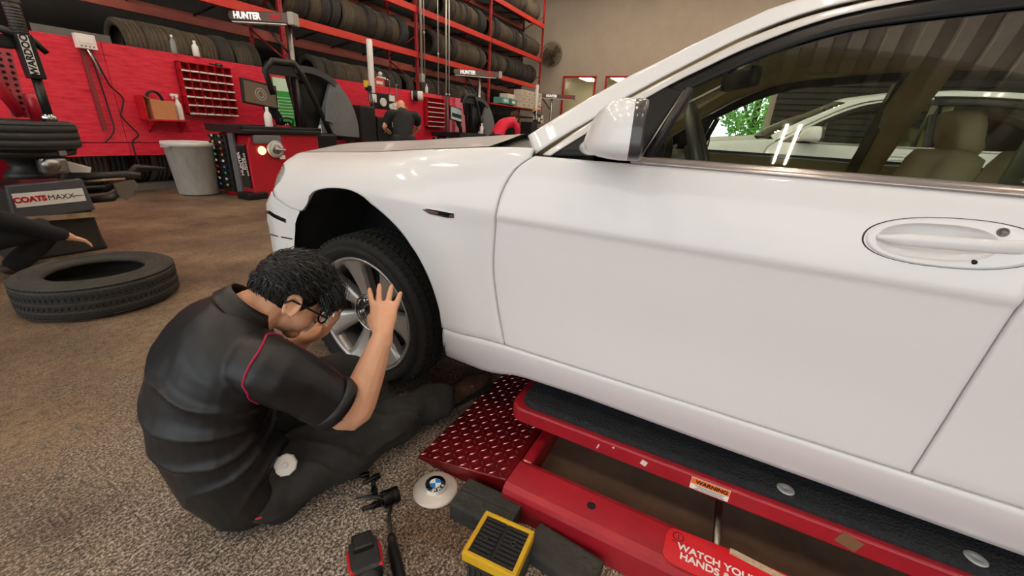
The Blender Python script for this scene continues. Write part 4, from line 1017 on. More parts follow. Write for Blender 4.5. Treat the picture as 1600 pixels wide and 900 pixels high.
# boots
def boot(a, toe, up, leg):
    a, toe, up = Vector(a), Vector(toe), Vector(up).normalized(); d = (toe-a).normalized(); L_ = (toe-a).length
    mbb = MB(); leg = Vector(leg).normalized(); limb(mbb, [a+leg*.13+up*.015, a+leg*.06+up*.01, a+up*.004], [.046, .048, .046]); limb(mbb, [a-d*.03+up*.005, a+d*L_*.35+up*.012, a+d*L_*.7, toe-d*.03-up*.005], [(.045, .042), (.046, .045), (.050, .036), (.044, .030)], 16, u=up)
    rel(fuse(mbb, 'boot', M_BOOT, tech, .006, 2))
    s_ = d.cross(up).normalized(); mbb = MB(); rows = []
    for t, w in ((-.28, .030), (-.2, .042), (0, .044), (.3, .042), (.6, .050), (.85, .046), (1.0, .026)):
        rows.append([a+d*L_*t+s_*w*e-up*h for e, h in ((-1, .030), (1, .030), (1, .052), (-1, .052))])
    R = mbb.grid(rows, closed=True); mbb._f(R[0]); mbb._f(R[-1][::-1]); rel(mbb.obj('boot_sole', M_RUBBER, tech))
    mbb = MB()
    for t in (.25, .38, .5): mbb.tube([a+d*L_*t+s_*e*.03+up*(.05-.02*t) for e in (-1, 0, 1)], .004, 6)
    rel(mbb.obj('laces', mat('boot_laces', '#a98a6a', .8), tech))
boot((1.30, .900, .066), (1.485, .835, .075), (-.15, -.35, .92), (-.95, .2, .08))
boot((1.035, 1.06, .062), (1.10, .985, .058), (.2, .2, .96), (-.2, .3, .9))
# white tape reel cover sticking out of the pocket, stitched tag
mb = MB(); pc = Vector((.553, 1.012, .213)); n0 = Vector((-.45, -.62, .64)).normalized(); Rf = frame((.7, -.1, .5), n0.cross(Vector((.7, -.1, .5))))
mb.lathe([(.0001, .012), (.006, .012), (.010, .009), (.030, .008), (.033, .004), (.033, -.004)], (0, 0, 0), n=9)
o = mb.obj('pocket_disc', mat('white_disc', '#e4ddd4', .5), tech, smooth=False); o.data.transform(Matrix.Translation(pc) @ Rf.to_4x4()); rel(o); o['label'] = 'white plastic disc at the trouser pocket'
# ------------------------------------------------------------------ things on the floor
M_BLOCK = mat('worn_black_rubber', '#26261f', .8, col2='#3c3b37', var=.4, vscale=14, bump=.3, bscale=60)
M_YEL = mat('chipped_yellow_paint', '#e3b71f', .55, col2='#c9981a', var=.4, vscale=20, bump=.15, bscale=60)
o = empty('tyre', (.985, 3.52, .115), .4, 'loose used tyre lying flat on the floor behind the mechanic', 'tyre')
TF = tyre_mesh(.392, .235, .225, 72)
t = link('carcass', TF, mat('dusty_tyre', '#232220', .8, col2='#3a352e', var=.35, vscale=9), o)
b = link('tread_blocks', tread_blocks(.390, .21, 84), mat('tyre_tread_dark', '#201f1d', .85), o); b['kind'] = 'stuff'
mb = MB()
for r in (.29, .335): mb.lathe([(r-.004, .1125), (r, .115), (r+.004, .1125)], n=64)
mb.obj('sidewall_ribs', MATS['dusty_tyre'], o)
# centre cap with roundel
o = empty('wheel_centre_cap', (.862, .688, 0), 0, 'pale round wheel centre cap with a blue and white roundel beside the ramp', 'hubcap')
mb = MB(); mb.lathe([(.0785, .004), (.0785, .007), (.074, .011), (.058, .016), (.044, .020), (.0405, .0225), (.039, .030), (.036, .032), (.0001, .032)], n=56); mb.obj('cap_disc', mat('cap_silver_cream', '#d9cfc4', .35, .25, coat=.4), o)
mb = MB(); mb.lathe([(.036, .032), (.0355, .034), (.034, .0345), (.0001, .0345)], n=40); mb.obj('roundel_ring', mat('roundel_black', '#0b0b0d', .2, coat=.6), o)
RA = .62
for k in range(4):
    mb = MB(); vs = [mb.bm.verts.new((0, 0, .0352))]+[mb.bm.verts.new((.0195*math.cos(RA+k*PI/2+PI/2*j/10), .0195*math.sin(RA+k*PI/2+PI/2*j/10), .0352)) for j in range(11)]; mb._f(vs)
    mb.obj('roundel_quarter', mat('roundel_blue', '#2b86d9', .25, coat=.6) if k % 2 else mat('roundel_white', '#f2f2f2', .25, coat=.6), o)
mb = MB(); mb.lathe([(.0195, .0348), (.0203, .0356), (.0211, .0348)], n=40); mb.lathe([(.0338, .0346), (.0347, .0354), (.0356, .0346)], n=40); mb.obj('roundel_rim', M_CHROME, o)
for k, ch in enumerate('BMW'):
    a = RA-2.65-.62*(k-1); text('letter', ch, .0135, M_SW, o, (.0272*math.cos(a), .0272*math.sin(a), .0346), Matrix.Rotation(a-PI/2, 3, 'Z'), .0004, bold=.0003)
# rubber blocks
o = empty('rubber_block', (.862, .478, 0), .03, 'plain black rubber lifting block lying between the ramp and the yellow pad', 'block', 'lifting blocks')
mb = MB(); mb.prism([(-.062, 0), (-.062, .06), (-.054, .068), (.0, .071), (.004, .066), (.008, .071), (.054, .068), (.062, .06), (.062, 0)], 'y', -.104, .104); mb.obj('block_body', M_BLOCK, o, bevel=.005)
o = empty('rubber_block', (.838, .202, 0), -.10, 'smooth worn black rubber block beside the lift rail, in front of the yellow pad', 'block', 'lifting blocks')
mb = MB(); mb.prism([(-.056, 0), (-.056, .042), (-.046, .052), (.046, .052), (.056, .042), (.056, 0)], 'y', -.108, .108); mb.obj('block_body', M_BLOCK, o, bevel=.012)
o = empty('rubber_block', (.735, .355, 0), .07, 'black ribbed rubber block under the yellow framed pad', 'block', 'lifting blocks')
mb = MB(); mb.box((0, 0, .034), (.135, .15, .068), bev=.006); mb.obj('block_body', M_BLOCK, o)
for k in range(9): MB().box((-.07, -.066+.0165*k, .036), (.006, .008, .05)).obj('side_rib', M_BLOCK, o)
o = empty('yellow_pad', (.742, .366, .069), .07, 'yellow framed lifting pad with black ribbed rubber top and two bolts', 'pad')
mb = MB()
for s in (-1, 1): mb.box((s*.068, 0, .016), (.014, .162, .034), bev=.004); mb.box((0, s*.0745, .016), (.136, .014, .034), bev=.004)
mb.obj('yellow_frame', M_YEL, o)
mb = MB(); mb.box((0, 0, .012), (.124, .138, .026)); mb.obj('rubber_base', M_RUBBER, o)
for s in (-1, 1):
    for k in range(9):
        MB().box((-.054+.0135*k, s*.036, .0275), (.0095, .062, .007), bev=.0015).obj('rubber_rib', M_RUBBER, o)
    mb = MB(); mb.lathe([(.0095, .026), (.0095, .033), (.008, .035), (.005, .035), (.0045, .031), (.0001, .031)], (.01*s, -s*.04, 0), n=16); mb.obj('pad_bolt', M_DARKSTEEL, o)
# socket and long driver
o = empty('impact_socket', (.745, .785, .0275), 0, 'short black impact socket lying beside the lug bolts', 'socket')
d = Vector((.066, -.036, .0)).normalized()
mb = MB(); mb.lathe([(.017, -.026), (.0175, -.027), (.0265, -.027), (.0275, -.025), (.0275, .006), (.026, .008), (.0275, .010), (.0275, .025), (.0265, .027), (.021, .027), (.019, .012), (.0001, .012)], (0, 0, 0), d, n=28); mb.obj('socket_body', mat('black_oxide', '#17181a', .28, .7), o)
o = empty('long_handled_driver', (.61, .64, 0), 0, 'long black driver with thick grip running down to the power tool', 'tool')
mb = MB(); mb.tube([(.125, .14, .018), (.118, .128, .016), (.085, .105, .014), (.034, .047, .014)], [.006, .0055, .0055, .006], 10); mb.obj('shaft', M_DARKSTEEL, o)
mb = MB(); mb.tube([(.040, .054, .014), (.030, .042, .015), (.026, .037, .013), (.010, .018, .017), (-.06, -.078, .018), (-.12, -.155, .018)], [.010, .0135, .011, .0165, .0175, .016], 14); mb.obj('grip', M_BLACK, o)
mb = MB(); mb.tube([(.125, .14, .018), (.128, .152, .016), (.122, .19, .014), (.105, .225, .012), (.078, .255, .010)], [.007, .008, .007, .0045, .0022], 10); mb.obj('hook_end', M_DARKSTEEL, o)
def bolt(x, y, rz, label):
    q = empty('lug_bolt', (x, y, .011), rz, label, 'bolt', 'lug bolts on the floor')
    mb = MB(); mb.lathe([(.0001, -.026), (.0095, -.026), (.0105, -.024), (.0105, -.010), (.0125, -.006), (.0095, .002), (.0068, .006), (.0068, .034), (.0001, .036)], (0, 0, 0), (1, 0, 0), n=14); mb.obj('bolt_body', mat('black_oxide', '#17181a', .28, .7), q)
    mb = MB()
    for k in range(8): mb.lathe([(.0068, .009+.003*k), (.0078, .0105+.003*k), (.0068, .012+.003*k)], (0, 0, 0), (1, 0, 0), n=12)
    mb.obj('thread', M_DARKSTEEL, q)
bolt(.773, .948, 2.3, 'black lug bolt farthest from the socket, nearest the mechanic\'s leg')
bolt(.782, .905, 2.75, 'black lug bolt on the side of the ramp, second from the mechanic\'s leg')
bolt(.752, .868, .9, 'black lug bolt lying crosswise just above the driver\'s hook')
bolt(.700, .822, 2.5, 'black lug bolt beside the joint of the long driver')
# power tool at the picture edge
o = empty('cordless_impact_wrench', (.525, .665, 0), .95, 'black and red cordless power tool lying at the front beside the driver', 'power tool')
mb = MB(); mb.box((.012, 0, .05), (.105, .080, .075), bev=.014); mb.obj('battery_pack', mat('tool_black', '#1b1b1d', .5, col2='#2a2a2c', var=.3, vscale=30), o)
mb = MB(); mb.box((.045, 0, .092), (.05, .058, .02), bev=.007); mb.obj('battery_latch', M_BLACK, o)
mb = MB(); limb(mb, [(-.03, 0, .055), (-.10, 0, .055), (-.16, .0, .055)], [(.030, .034), (.024, .028), (.03, .032)], 14); mb.obj('handle', MATS['tool_black'], o)
mb = MB(); limb(mb, [(-.19, -.08, .05), (-.19, .02, .05), (-.19, .09, .05)], [(.036, .036), (.038, .038), (.028, .028)], 16); mb.cyl((-.19, .09, .05), (-.19, .15, .05), .018, n=14); mb.obj('motor_housing', mat('tool_red', '#c01c20', .45), o)
for s in (-1, 1):
    mb = MB(); mb.tube([(-.035, s*.036, .085), (-.005, s*.0405, .070), (.03, s*.0405, .074), (.055, s*.040, .062)], [(.004, .006)]*4, 8); mb.obj('red_accent', MATS['tool_red'], o)
    mb = MB(); mb.box((.01, s*.0405, .04), (.07, .003, .02)); mb.obj('grey_label', mat('tool_grey', '#55565a', .5), o)
o = empty('steel_washer', (.784, .541, 0), 0, 'small steel washer on the bare concrete in front of the centre cap', 'washer')
mb = MB(); mb.lathe([(.0075, .001), (.0075, .0028), (.0045, .0028), (.0045, .001)], n=20, close=True); mb.obj('ring', M_STEEL, o)
# ------------------------------------------------------------------ tyre rack and red plywood front
ORD = ['first', 'second', 'third', 'fourth', 'fifth', 'sixth', 'seventh', 'eighth', 'ninth', 'tenth', 'eleventh', 'twelfth', 'thirteenth', 'fourteenth', 'fifteenth', 'sixteenth', 'seventeenth', 'eighteenth', 'nineteenth', 'twentieth', 'twenty-first', 'twenty-second', 'twenty-third', 'twenty-fourth', 'twenty-fifth', 'twenty-sixth', 'twenty-seventh', 'twenty-eighth', 'twenty-ninth', 'thirtieth', 'thirty-first', 'thirty-second', 'thirty-third', 'thirty-fourth', 'thirty-fifth', 'thirty-sixth', 'thirty-seventh', 'thirty-eighth', 'thirty-ninth', 'fortieth', 'forty-first', 'forty-second', 'forty-third', 'forty-fourth', 'forty-fifth', 'forty-sixth', 'forty-seventh', 'forty-eighth', 'forty-ninth', 'fiftieth', 'fifty-first', 'fifty-second', 'fifty-third', 'fifty-fourth', 'fifty-fifth', 'fifty-sixth', 'fifty-seventh', 'fifty-eighth', 'fifty-ninth', 'sixtieth', 'sixty-first', 'sixty-second', 'sixty-third', 'sixty-fourth', 'sixty-fifth', 'sixty-sixth', 'sixty-seventh', 'sixty-eighth']
RY0, RY1 = 7.92, 8.92
M_BEAM = mat('rack_beam_red', '#c62f24', .5, col2='#b2271e', var=.4, vscale=3)
M_BEAM2 = mat('rack_rear_beam_pink', '#b5655a', .6, col2='#9f5046', var=.4, vscale=3)  # rear beams take a paler, pinker red than the front ones
M_UPR = mat('rack_upright_red', '#8f1a1e', .5)
rack = empty('tyre_rack', (9.5, 8.4, 0), 0, 'tall red steel storage rack full of tyres along the back wall', 'rack')
RI = Matrix.Translation((-9.5, -8.4, 0))
def rk(o): o.data.transform(RI); return o
UX = (1.85, 5.72, 9.50, 13.15, 17.2)
for x in UX:
    for y in (RY0+.03, RY1):
        mb = MB(); mb.box((x, y, 3.1), (.08, .06, 6.2)); u = rk(mb.obj('upright', M_UPR, rack))
        mb = MB()
        for k in range(30):
            mb.box((x, y-.031, .9+.17*k), (.016, .004, .05))
        h = rk(mb.obj('slot_row', M_BLACK, u)); h['kind'] = 'stuff'
    for k, z in enumerate((1.0, 2.2, 3.3, 4.4, 5.4)):
        mb = MB(); mb.tube([(x, RY0+.05, z), (x, RY1, z+(.55 if k % 2 else -.45))], .018, 6); rk(mb.obj('cross_brace', M_UPR, rack))
for i in range(4):
    xa, xb = UX[i]+.04, UX[i+1]-.04
    for z, zr in ((2.87, 2.68), (3.87, 3.82), (5.06, 5.10)):
        mb = MB(); mb.prism([(RY0-.03, z-.07), (RY0-.03, z+.07), (RY0+.02, z+.07), (RY0+.02, z+.03), (RY0+.05, z+.03), (RY0+.05, z-.07)], 'x', xa, xb); rk(mb.obj('front_beam', M_BEAM, rack))
        mb = MB(); mb.box(((xa+xb)/2, RY1-.02, zr), (xb-xa, .05, .17)); rk(mb.obj('rear_beam', M_BEAM2, rack))
        for q in range(1, 4):
            mb = MB(); x = lerp(xa, xb, q/4); mb.tube([(x, RY0+.05, z+.01), (x, RY1-.05, zr+.06)], .02, 6); rk(mb.obj('shelf_bar', M_DARKSTEEL, rack))
    mb = MB(); mb.box(((xa+xb)/2, 8.42, 1.70), (xb-xa, .9, .04)); rk(mb.obj('shelf_board', M_DARKWALL, rack))
# end of rack angle bracket for shelf edges by the window wall
TYV = []
for k, (R, W, c1, c2) in enumerate(((.345, .235, '#24221f', '#3a352e'), (.33, .215, '#2f2a24', '#4a4134'), (.355, .25, '#1f1f1f', '#333130'), (.335, .225, '#38312a', '#544838'))):
    me = tyre_mesh(R, .225, W, 40, groove=5 if k % 2 else 4); me.materials.append(mat('rack_tyre_%d' % k, c1, .85, col2=c2, var=.35, vscale=18)); 
    tm = MB(); h = W/2
    for q in range(60):
        a = 2*PI*q/60
        for s in (-1, 1):
            for z0, z1, sk in ((.50, .84, .5), (.12, .36, -.5)):
                da = 2*PI/60*.3; r_ = R+.003; P = []
                for z, e, sh in ((z0, -1, 0), (z0, 1, 0), (z1, 1, sk), (z1, -1, sk)): P.append(tm.bm.verts.new((r_*math.cos(a+e*da+sh*.1), r_*math.sin(a+e*da+sh*.1), s*z*h)))
                tm._f(P)
    t2 = tm.mesh('tread'); t2.materials.append(mat('rack_tread_%d' % k, c2, .9))
    TYV.append((R, W, me, t2))
rt = random.Random(11)
def rack_tyre(x, yc, zb, v, label, group, tilt=0):
    R, W, me, t2 = TYV[v]
    o = bpy.data.objects.new('tyre', me); COL.objects.link(o); o.location = (x, yc, zb+R)
    o.rotation_euler = (rt.uniform(0, 3), PI/2+tilt, rt.uniform(-.03, .03)); o.rotation_mode = 'XYZ'
    o.rotation_euler = (0, PI/2+tilt, rt.uniform(-.05, .05)); tag(o, label, 'tyre', group)
    return o
def row(levelname, x0, x1, zb, skip=(), yoff=0, group=None):
    xs = []; x = x0
    while x < x1:
        v = rt.choice((0, 1, 2, 3, 3)); W = TYV[v][1]; x += W/2+.004
        if any(abs(x-u) < .17 for u in UX) or any(a < x < b for a, b in skip): x += .10; continue
        xs.append((x, v)); x += W/2+rt.uniform(.004, .04)
    n = len(xs)
    for k, (x, v) in enumerate(xs):
        rack_tyre(x, 8.32+yoff+rt.uniform(-.05, .05), zb, v, 'used tyre on the %s, %s from the window wall' % (levelname, ORD[n-1-k]), 'tyres on the '+levelname, rt.uniform(-.04, .08))
row('rack shelf behind the red plywood', 3.30, 13.0, 1.72, skip=((5.3, 6.3), (8.9, 9.2)))
row('second rack level', 3.6, 17.05, 2.96, skip=((9.6, 10.4),))
row('third rack level', 7.6, 17.05, 3.96, skip=((10.4, 10.75),))
row('top rack level', 12.2, 17.05, 5.15)
row('floor under the red plywood', 2.3, 4.0, .06, yoff=.3)
mb = MB(); mb.box((4.5, 8.15, .05), (6, .12, .10)); rk(mb.obj('bottom_beam', mat('grey_sill', '#6a665f', .8), rack))
# red plywood front
def ply_mat():
    m = mat('red_plywood', '#cf1a2c', .33, coat=.35); nt = m.node_tree; N = nt.nodes; L = nt.links; p = N['Principled BSDF']
    tc = N.new('ShaderNodeTexCoord'); mp = N.new('ShaderNodeMapping'); mp.inputs['Scale'].default_value = (1.2, 1, 9); L.new(tc.outputs['Object'], mp.inputs[0])
    n1 = N.new('ShaderNodeTexNoise'); n1.inputs['Scale'].default_value = 3.2; n1.inputs['Detail'].default_value = 9; n1.inputs['Roughness'].default_value = .75; L.new(mp.outputs[0], n1.inputs[0])
    r1 = N.new('ShaderNodeValToRGB'); e = r1.color_ramp.elements; e[0].position = .28; e[0].color = srgb('#5c0a10'); e[1].position = .42; e[1].color = srgb('#d01f36'); a = e.new(.62); a.color = srgb('#e23a50'); L.new(n1.outputs[0], r1.inputs[0])
    L.new(r1.outputs[0], p.inputs['Base Color'])
    bp = N.new('ShaderNodeBump'); bp.inputs['Strength'].default_value = .25; L.new(n1.outputs[0], bp.inputs['Height']); L.new(bp.outputs[0], p.inputs['Normal'])
    return m
M_PLY = ply_mat()
pw = empty('plywood_front', (7, 7.87, 0), 0, 'scuffed red plywood boarding along the lower rack front', 'boarding')
xs = [.6, 2.95, 5.35, 7.75, 10.15, 12.95]
for i in range(5):
    MB().box(((xs[i]+xs[i+1])/2-7, 0, 1.355), (xs[i+1]-xs[i]-.006, .03, 1.27)).obj('plywood_sheet', M_PLY, pw)
    MB().box(((xs[i]+xs[i+1])/2-7, -.012, .625), (xs[i+1]-xs[i]-.004, .05, .17)).obj('kick_board', M_PLY, pw)
def cubby(x, z0, label):
    o = empty('parts_cubby', (x, 7.84, z0), 0, label, 'shelf', 'red pigeonhole shelves')
    Wc, Hc, Dc = .75, .74, .13; t = .012
    MB().box((0, -.006, Hc/2), (Wc, .012, Hc)).obj('back_panel', M_REDTRIM, o)
    for s in (-1, 1): MB().box((s*(Wc/2-t/2), -Dc/2, Hc/2), (t, Dc, Hc)).obj('side_panel', M_RED, o)
    MB().box((0, -Dc/2, Hc-t/2), (Wc, Dc, t)).obj('top_panel', M_RED, o)
    for r in range(6):
        z = .006+r*(Hc-t)/6
        MB().box((0, -Dc/2, z), (Wc, Dc, t)).obj('shelf', M_RED, o)
        for k in range(6): MB().box((-Wc/2+(k+.5)*Wc/6, -Dc-.004, z+.006), (Wc/6-.012, .006, .022)).obj('label_strip', mat('cubby_label', '#e6ddd6', .5), o)
        for k in range(1, 6): MB().box((-Wc/2+k*Wc/6, -Dc/2, z+(Hc-t)/12), (.008, Dc-.01, (Hc-t)/6-.01)).obj('divider', M_RED, o)
    for k in range(7):
        MB().lathe([(.018, 0), (.02, .02), (.012, .03), (.0001, .03)], (-.3+.1*k+rt.uniform(-.02, .02), -.07, .016+(k % 3)*(Hc-t)/6), n=10).obj('small_part', M_STEEL, o)
    return o
cubby(4.15, 1.145, 'red pigeonhole shelf with white label strips above the wheel balancer')
cubby(9.98, 1.145, 'red pigeonhole shelf with white label strips behind the bald man')
def bottle(x, y, z, h, r, m, cap, label, name='bottle', spray=False, rz=0):
    o = empty(name, (x, y, z), rz, label, 'bottle')
    MB().lathe([(.0001, 0), (r*.92, 0), (r, h*.03), (r, h*.55), (r*.9, h*.66), (r*.42, h*.80), (r*.38, h*.90)], n=18).obj('bottle_body', m, o)
    if spray:
        mb = MB(); mb.cyl((0, 0, h*.88), (0, 0, h*1.0), r*.45, n=12); mb.box((r*.6, 0, h*1.03), (r*2.2, r*.8, h*.10), bev=.004); mb.box((r*1.2, 0, h*.93), (r*.25, r*.5, h*.14)); mb.obj('trigger_head', cap, o)
    else: MB().lathe([(r*.42, h*.88), (r*.42, h), (.0001, h)], n=14).obj('cap', cap, o)
    return o
M_CLEARPL = mat('clear_plastic', '#e9f0f0', .08, trans=.75, ior=1.2)
bottle(3.80, 7.83, 1.99, .24, .035, M_CLEARPL, M_WHITEPL, 'clear water bottle on top of the red plywood above the pigeonholes')
bottle(4.10, 7.83, 1.99, .22, .045, M_WHITEPL, M_WHITEPL, 'white plastic bottle on top of the red plywood next to the water bottle')
bottle(9.72, 7.83, 1.99, .22, .04, M_WHITEPL, M_WHITEPL, 'white bottle above the pigeonholes behind the bald man')
o = empty('gauge_puck', (4.38, 7.78, 1.89), 0, 'small dark round tool on top of the pigeonhole shelf', 'tool')
MB().lathe([(.0001, 0), (.055, 0), (.055, .03), (.04, .045), (.0001, .045)], n=18).obj('puck', M_DARKSTEEL, o); MB().box((-.09, 0, .02), (.1, .02, .015)).obj('lever', M_DARKSTEEL, o)
# wall shelf with carton and spray bottle
o = empty('wall_shelf', (3.45, 7.85, 1.04), 0, 'small red wall shelf carrying a cardboard box', 'shelf')
MB().box((0, -.12, 0), (.56, .24, .02)).obj('board', M_RED, o)
for s in (-1, 1): MB().prism([(-.24, -.01), (0, -.01), (0, -.18)], 'x', s*.2-.01, s*.2+.01).obj('bracket', M_RED, o)
MB().box((-.28, -.12, .16), (.015, .24, .32)).obj('side_board', M_RED, o)
o = empty('cardboard_box', (3.40, 7.73, 1.051), .06, 'open brown cardboard box on the small wall shelf', 'box')
M_CARD = mat('cardboard', '#c98a5e', .85, col2='#bd7d52', var=.4, vscale=12)
mb = MB(); 
for s in (-1, 1): mb.box((s*.15, 0, .13), (.006, .2, .26)); mb.box((0, s*.1, .13), (.3, .006, .26))
mb.box((0, 0, .003), (.3, .2, .006)); mb.obj('carton', M_CARD, o)
MB().box((0, .14, .29), (.3, .09, .006), Matrix.Rotation(.9, 3, 'X')).obj('flap', M_CARD, o)
MB().box((-.18, 0, .285), (.08, .2, .006), Matrix.Rotation(.6, 3, 'Y')).obj('flap', M_CARD, o)
o = empty('rubber_hose_coil', (3.36, 7.74, 1.20), 0, 'coil of black hose sticking out of the cardboard box', 'hose')
mb = MB()
for k in range(3): mb.tube([(.10*math.cos(2*PI*q/24), .02*k-.02, .10+.13*math.sin(2*PI*q/24)) for q in range(25)], .014, 8)
mb.obj('coil', M_RUBBER, o)
bottle(3.645, 7.73, 1.051, .34, .045, M_WHITEPL, M_WHITEPL, 'white spray bottle on the small wall shelf beside the cardboard box', spray=True, rz=PI)
# white control box with cable and conduit
o = empty('control_box', (2.77, 7.80, 1.87), 0, 'white wall box with four buttons hanging on the red plywood', 'box')
MB().box((0, 0, .085), (.2, .09, .17), bev=.01).obj('case', mat('ivory_case', '#ece0da', .45), o); MB().box((-.005, -.047, .105), (.14, .006, .075)).obj('screen', mat('box_screen', '#f4ece8', .2), o)
for k in range(4): MB().lathe([(.008, 0), (.008, .005), (.0001, .006)], (-.06+.04*k, -.046, .03), (0, -1, 0), n=10).obj('button', M_DARKSTEEL, o)
mb = MB(); mb.tube(smooth_poly([(.02, .02, 0), (.06, .0, -.12), (.10, -.01, -.3), (.14, 0, -.42), (.24, 0, -.56), (.20, 0, -.70), (.17, 0, -.8), (.26, 0, -.95), (.30, -.02, -1.05), (.21, .0, -1.18), (.24, -.03, -1.6)], 5), .011, 6); mb.obj('cable', M_BLACK, o)
mb = MB(); mb.tube(smooth_poly([(.03, .03, 0), (.05, .03, -.4), (.06, .02, -.8), (.04, 0, -1.0), (-.1, -.02, -1.15)], 5), .010, 6); mb.obj('cable', M_BLACK, o)
mb = MB(); mb.tube(smooth_poly([(-.01, -.03, 0), (.01, -.05, -.08), (.04, -.05, -.2), (.06, -.04, -.3)], 4), .012, 6); mb.obj('chain', M_CHROME, o)
MB().box((-.04, .035, -.5), (.045, .03, 1.0)).obj('conduit', mat('grey_conduit', '#7d2a30', .5), o)
MB().box((2.7, 7.88, 2.03), (.75, .02, .10)).obj('backing_plate', mat('grey_plate', '#5c5a58', .6), None)
tag(bpy.data.objects['backing_plate'], 'grey metal strip above the red plywood behind the white wall box', 'plate')
# conduits hanging in front of the rack
M_PIPE = mat('galvanised_conduit', '#b9b4ac', .35, .6)
for k, (x, z0, r, lab) in enumerate(((9.50, 2.35, .035, 'thick galvanised conduit with a grey box at its lower end'), (9.62, 2.35, .018, 'thin conduit close beside the thick one'), (10.20, 1.96, .018, 'dull thin conduit between the paired ones'), (10.56, 1.0, .025, 'grey conduit running down past the pigeonholes, left of its pair'), (10.70, 1.0, .022, 'bright conduit, the one nearest the second hanging balancer screen'))):
    o = empty('conduit_pipe', (x, 7.80, z0), 0, lab+', in front of the rack', 'pipe', 'conduits in front of the rack')
    MB().cyl((0, 0, 0), (0, 0, 6.5-z0), r, n=10).obj('pipe', M_PIPE, o)
    if k == 0: MB().box((0, 0, -.02), (.13, .1, .2), bev=.01).obj('junction_box', M_PIPE, o)
    else: MB().cyl((0, 0, 1.0), (0, 0, 1.06), r*1.5, n=10).obj('coupling', M_PIPE, o)
o = empty('paper_roll', (9.20, 7.72, 1.88), 0, 'white paper roll on a black wall holder above the bald man', 'paper roll')
MB().lathe([(.035, -.14), (.115, -.14), (.115, .14), (.035, .14)], (0, 0, 0), (.55, -.83, 0), n=24, close=True).obj('roll', mat('roll_paper', '#e9e0da', .9), o); MB().lathe([(.13, -.10), (.135, -.06), (.135, .0), (.13, .02)], (0, 0, 0), (.55, -.83, 0), n=24).obj('holder', M_BLACK, o); MB().box((0, .1, 0), (.04, .12, .04)).obj('bracket', M_DARKSTEEL, o)
# cartons at the far end
for k, (x, z, dx, dz, col, lab) in enumerate(((13.9, 2.03, .55, .2, '#5d9c94', 'teal carton on the ledge, left of its twin'), (14.5, 2.03, .5, .18, '#4d8c86', 'teal carton on the ledge beside the cream boxes'), (14.3, 2.22, .5, .16, '#d9cfc0', 'white carton lying on the teal cartons'))):
    o = empty('carton', (x, 7.85, z), 0, lab, 'box', 'cartons at the far rack end'); MB().box((0, 0, dz/2), (dx, .35, dz), bev=.005).obj('box_body', mat('carton_%d' % k, col, .8), o); MB().box((0, -.177, dz/2), (dx*.5, .004, dz*.5)).obj('print_panel', M_WHITEPL, o)
MB().box((14.9, 7.95, 1.98), (3.9, .5, .04)).obj('ledge', M_REDTRIM, rack).data.transform(RI)
for r in range(3):
    for c_ in range(4):
        o = empty('carton', (15.35+.46*c_, 7.85, 2.0+.21*r), 0, 'cream carton in the wall of boxes, %s row up, %s from the teal cartons' % (ORD[r], ORD[c_]), 'box', 'cream cartons at the far rack end')
        MB().box((0, 0, .1), (.44, .35, .2), bev=.004).obj('box_body', mat('cream_carton', '#ddd2c2', .8, col2='#cfc2ae', var=.4, vscale=5), o); MB().box((0, -.177, .1), (.2, .004, .08)).obj('print_panel', mat('carton_print', '#b9a79a', .8), o)
# wall fan
o = empty('wall_fan', (18.95, 8.27, 4.38), 0, 'dusty round wall fan at the end of the tyre rack', 'fan')
M_FAN = mat('dusty_fan', '#4b4132', .7, .3); R_ = .5
mb = MB()
for r in (.5, .42, .34, .26, .18, .1):
    for x in (-.1, .1): mb.lathe([(r+.008*math.cos(2*PI*k/6), x*(1 if r < .49 else 0)+.008*math.sin(2*PI*k/6)) for k in range(6)], (0, 0, 0), (-1, 0, 0), n=36, close=True)
for k in range(28):
    a = 2*PI*k/28
    for x in (-.1, .1): mb.tube([(x, .08*math.cos(a), .08*math.sin(a)), (x, .4*math.cos(a), .4*math.sin(a)), (0, .5*math.cos(a), .5*math.sin(a))], .005, 4)
mb.obj('guard', M_FAN, o)
for k in range(3):
    a = 2*PI*k/3+.4; mb = MB(); mb.grid([[(.05*e+.02, r*math.cos(a+e*.45), r*math.sin(a+e*.45)) for e in (-1, -.3, .4, 1)] for r in (.07, .2, .33, .42)]); mb.obj('blade', mat('fan_blade', '#6b5c46', .6), o, smooth=True)
MB().lathe([(.0001, -.12), (.07, -.11), (.08, .1), (.06, .2), (.0001, .2)], (0, 0, 0), (1, 0, 0), n=18).obj('motor', M_FAN, o); MB().tube([(.2, 0, 0), (.3, .0, 0), (.44, .0, .05)], .03, 8).obj('wall_arm', M_FAN, o)
# ------------------------------------------------------------------ waste bin
o = empty('waste_bin', (3.47, 7.28, 0), .2, 'grey-white plastic waste bin standing by the red plywood', 'bin')
M_BIN = mat('scuffed_bin', '#b9b8b2', .6, col2='#8f8d86', var=.35, vscale=9, stretch=(1, 1, .4))
MB().lathe([(.0001, .01), (.255, .01), (.262, .03), (.322, .70), (.330, .705)], n=40).obj('bin_body', M_BIN, o)
MB().lathe([(.330, .705), (.345, .71), (.350, .74), (.345, .765), (.325, .765), (.315, .74), (.245, .04), (.0001, .03)], n=40).obj('bin_rim', mat('bin_rim_pale', '#cfcdc6', .6), o)
for s in (-1, 1): MB().box((s*.352, 0, .70), (.05, .14, .03), bev=.008).obj('bin_handle', M_BIN, o)
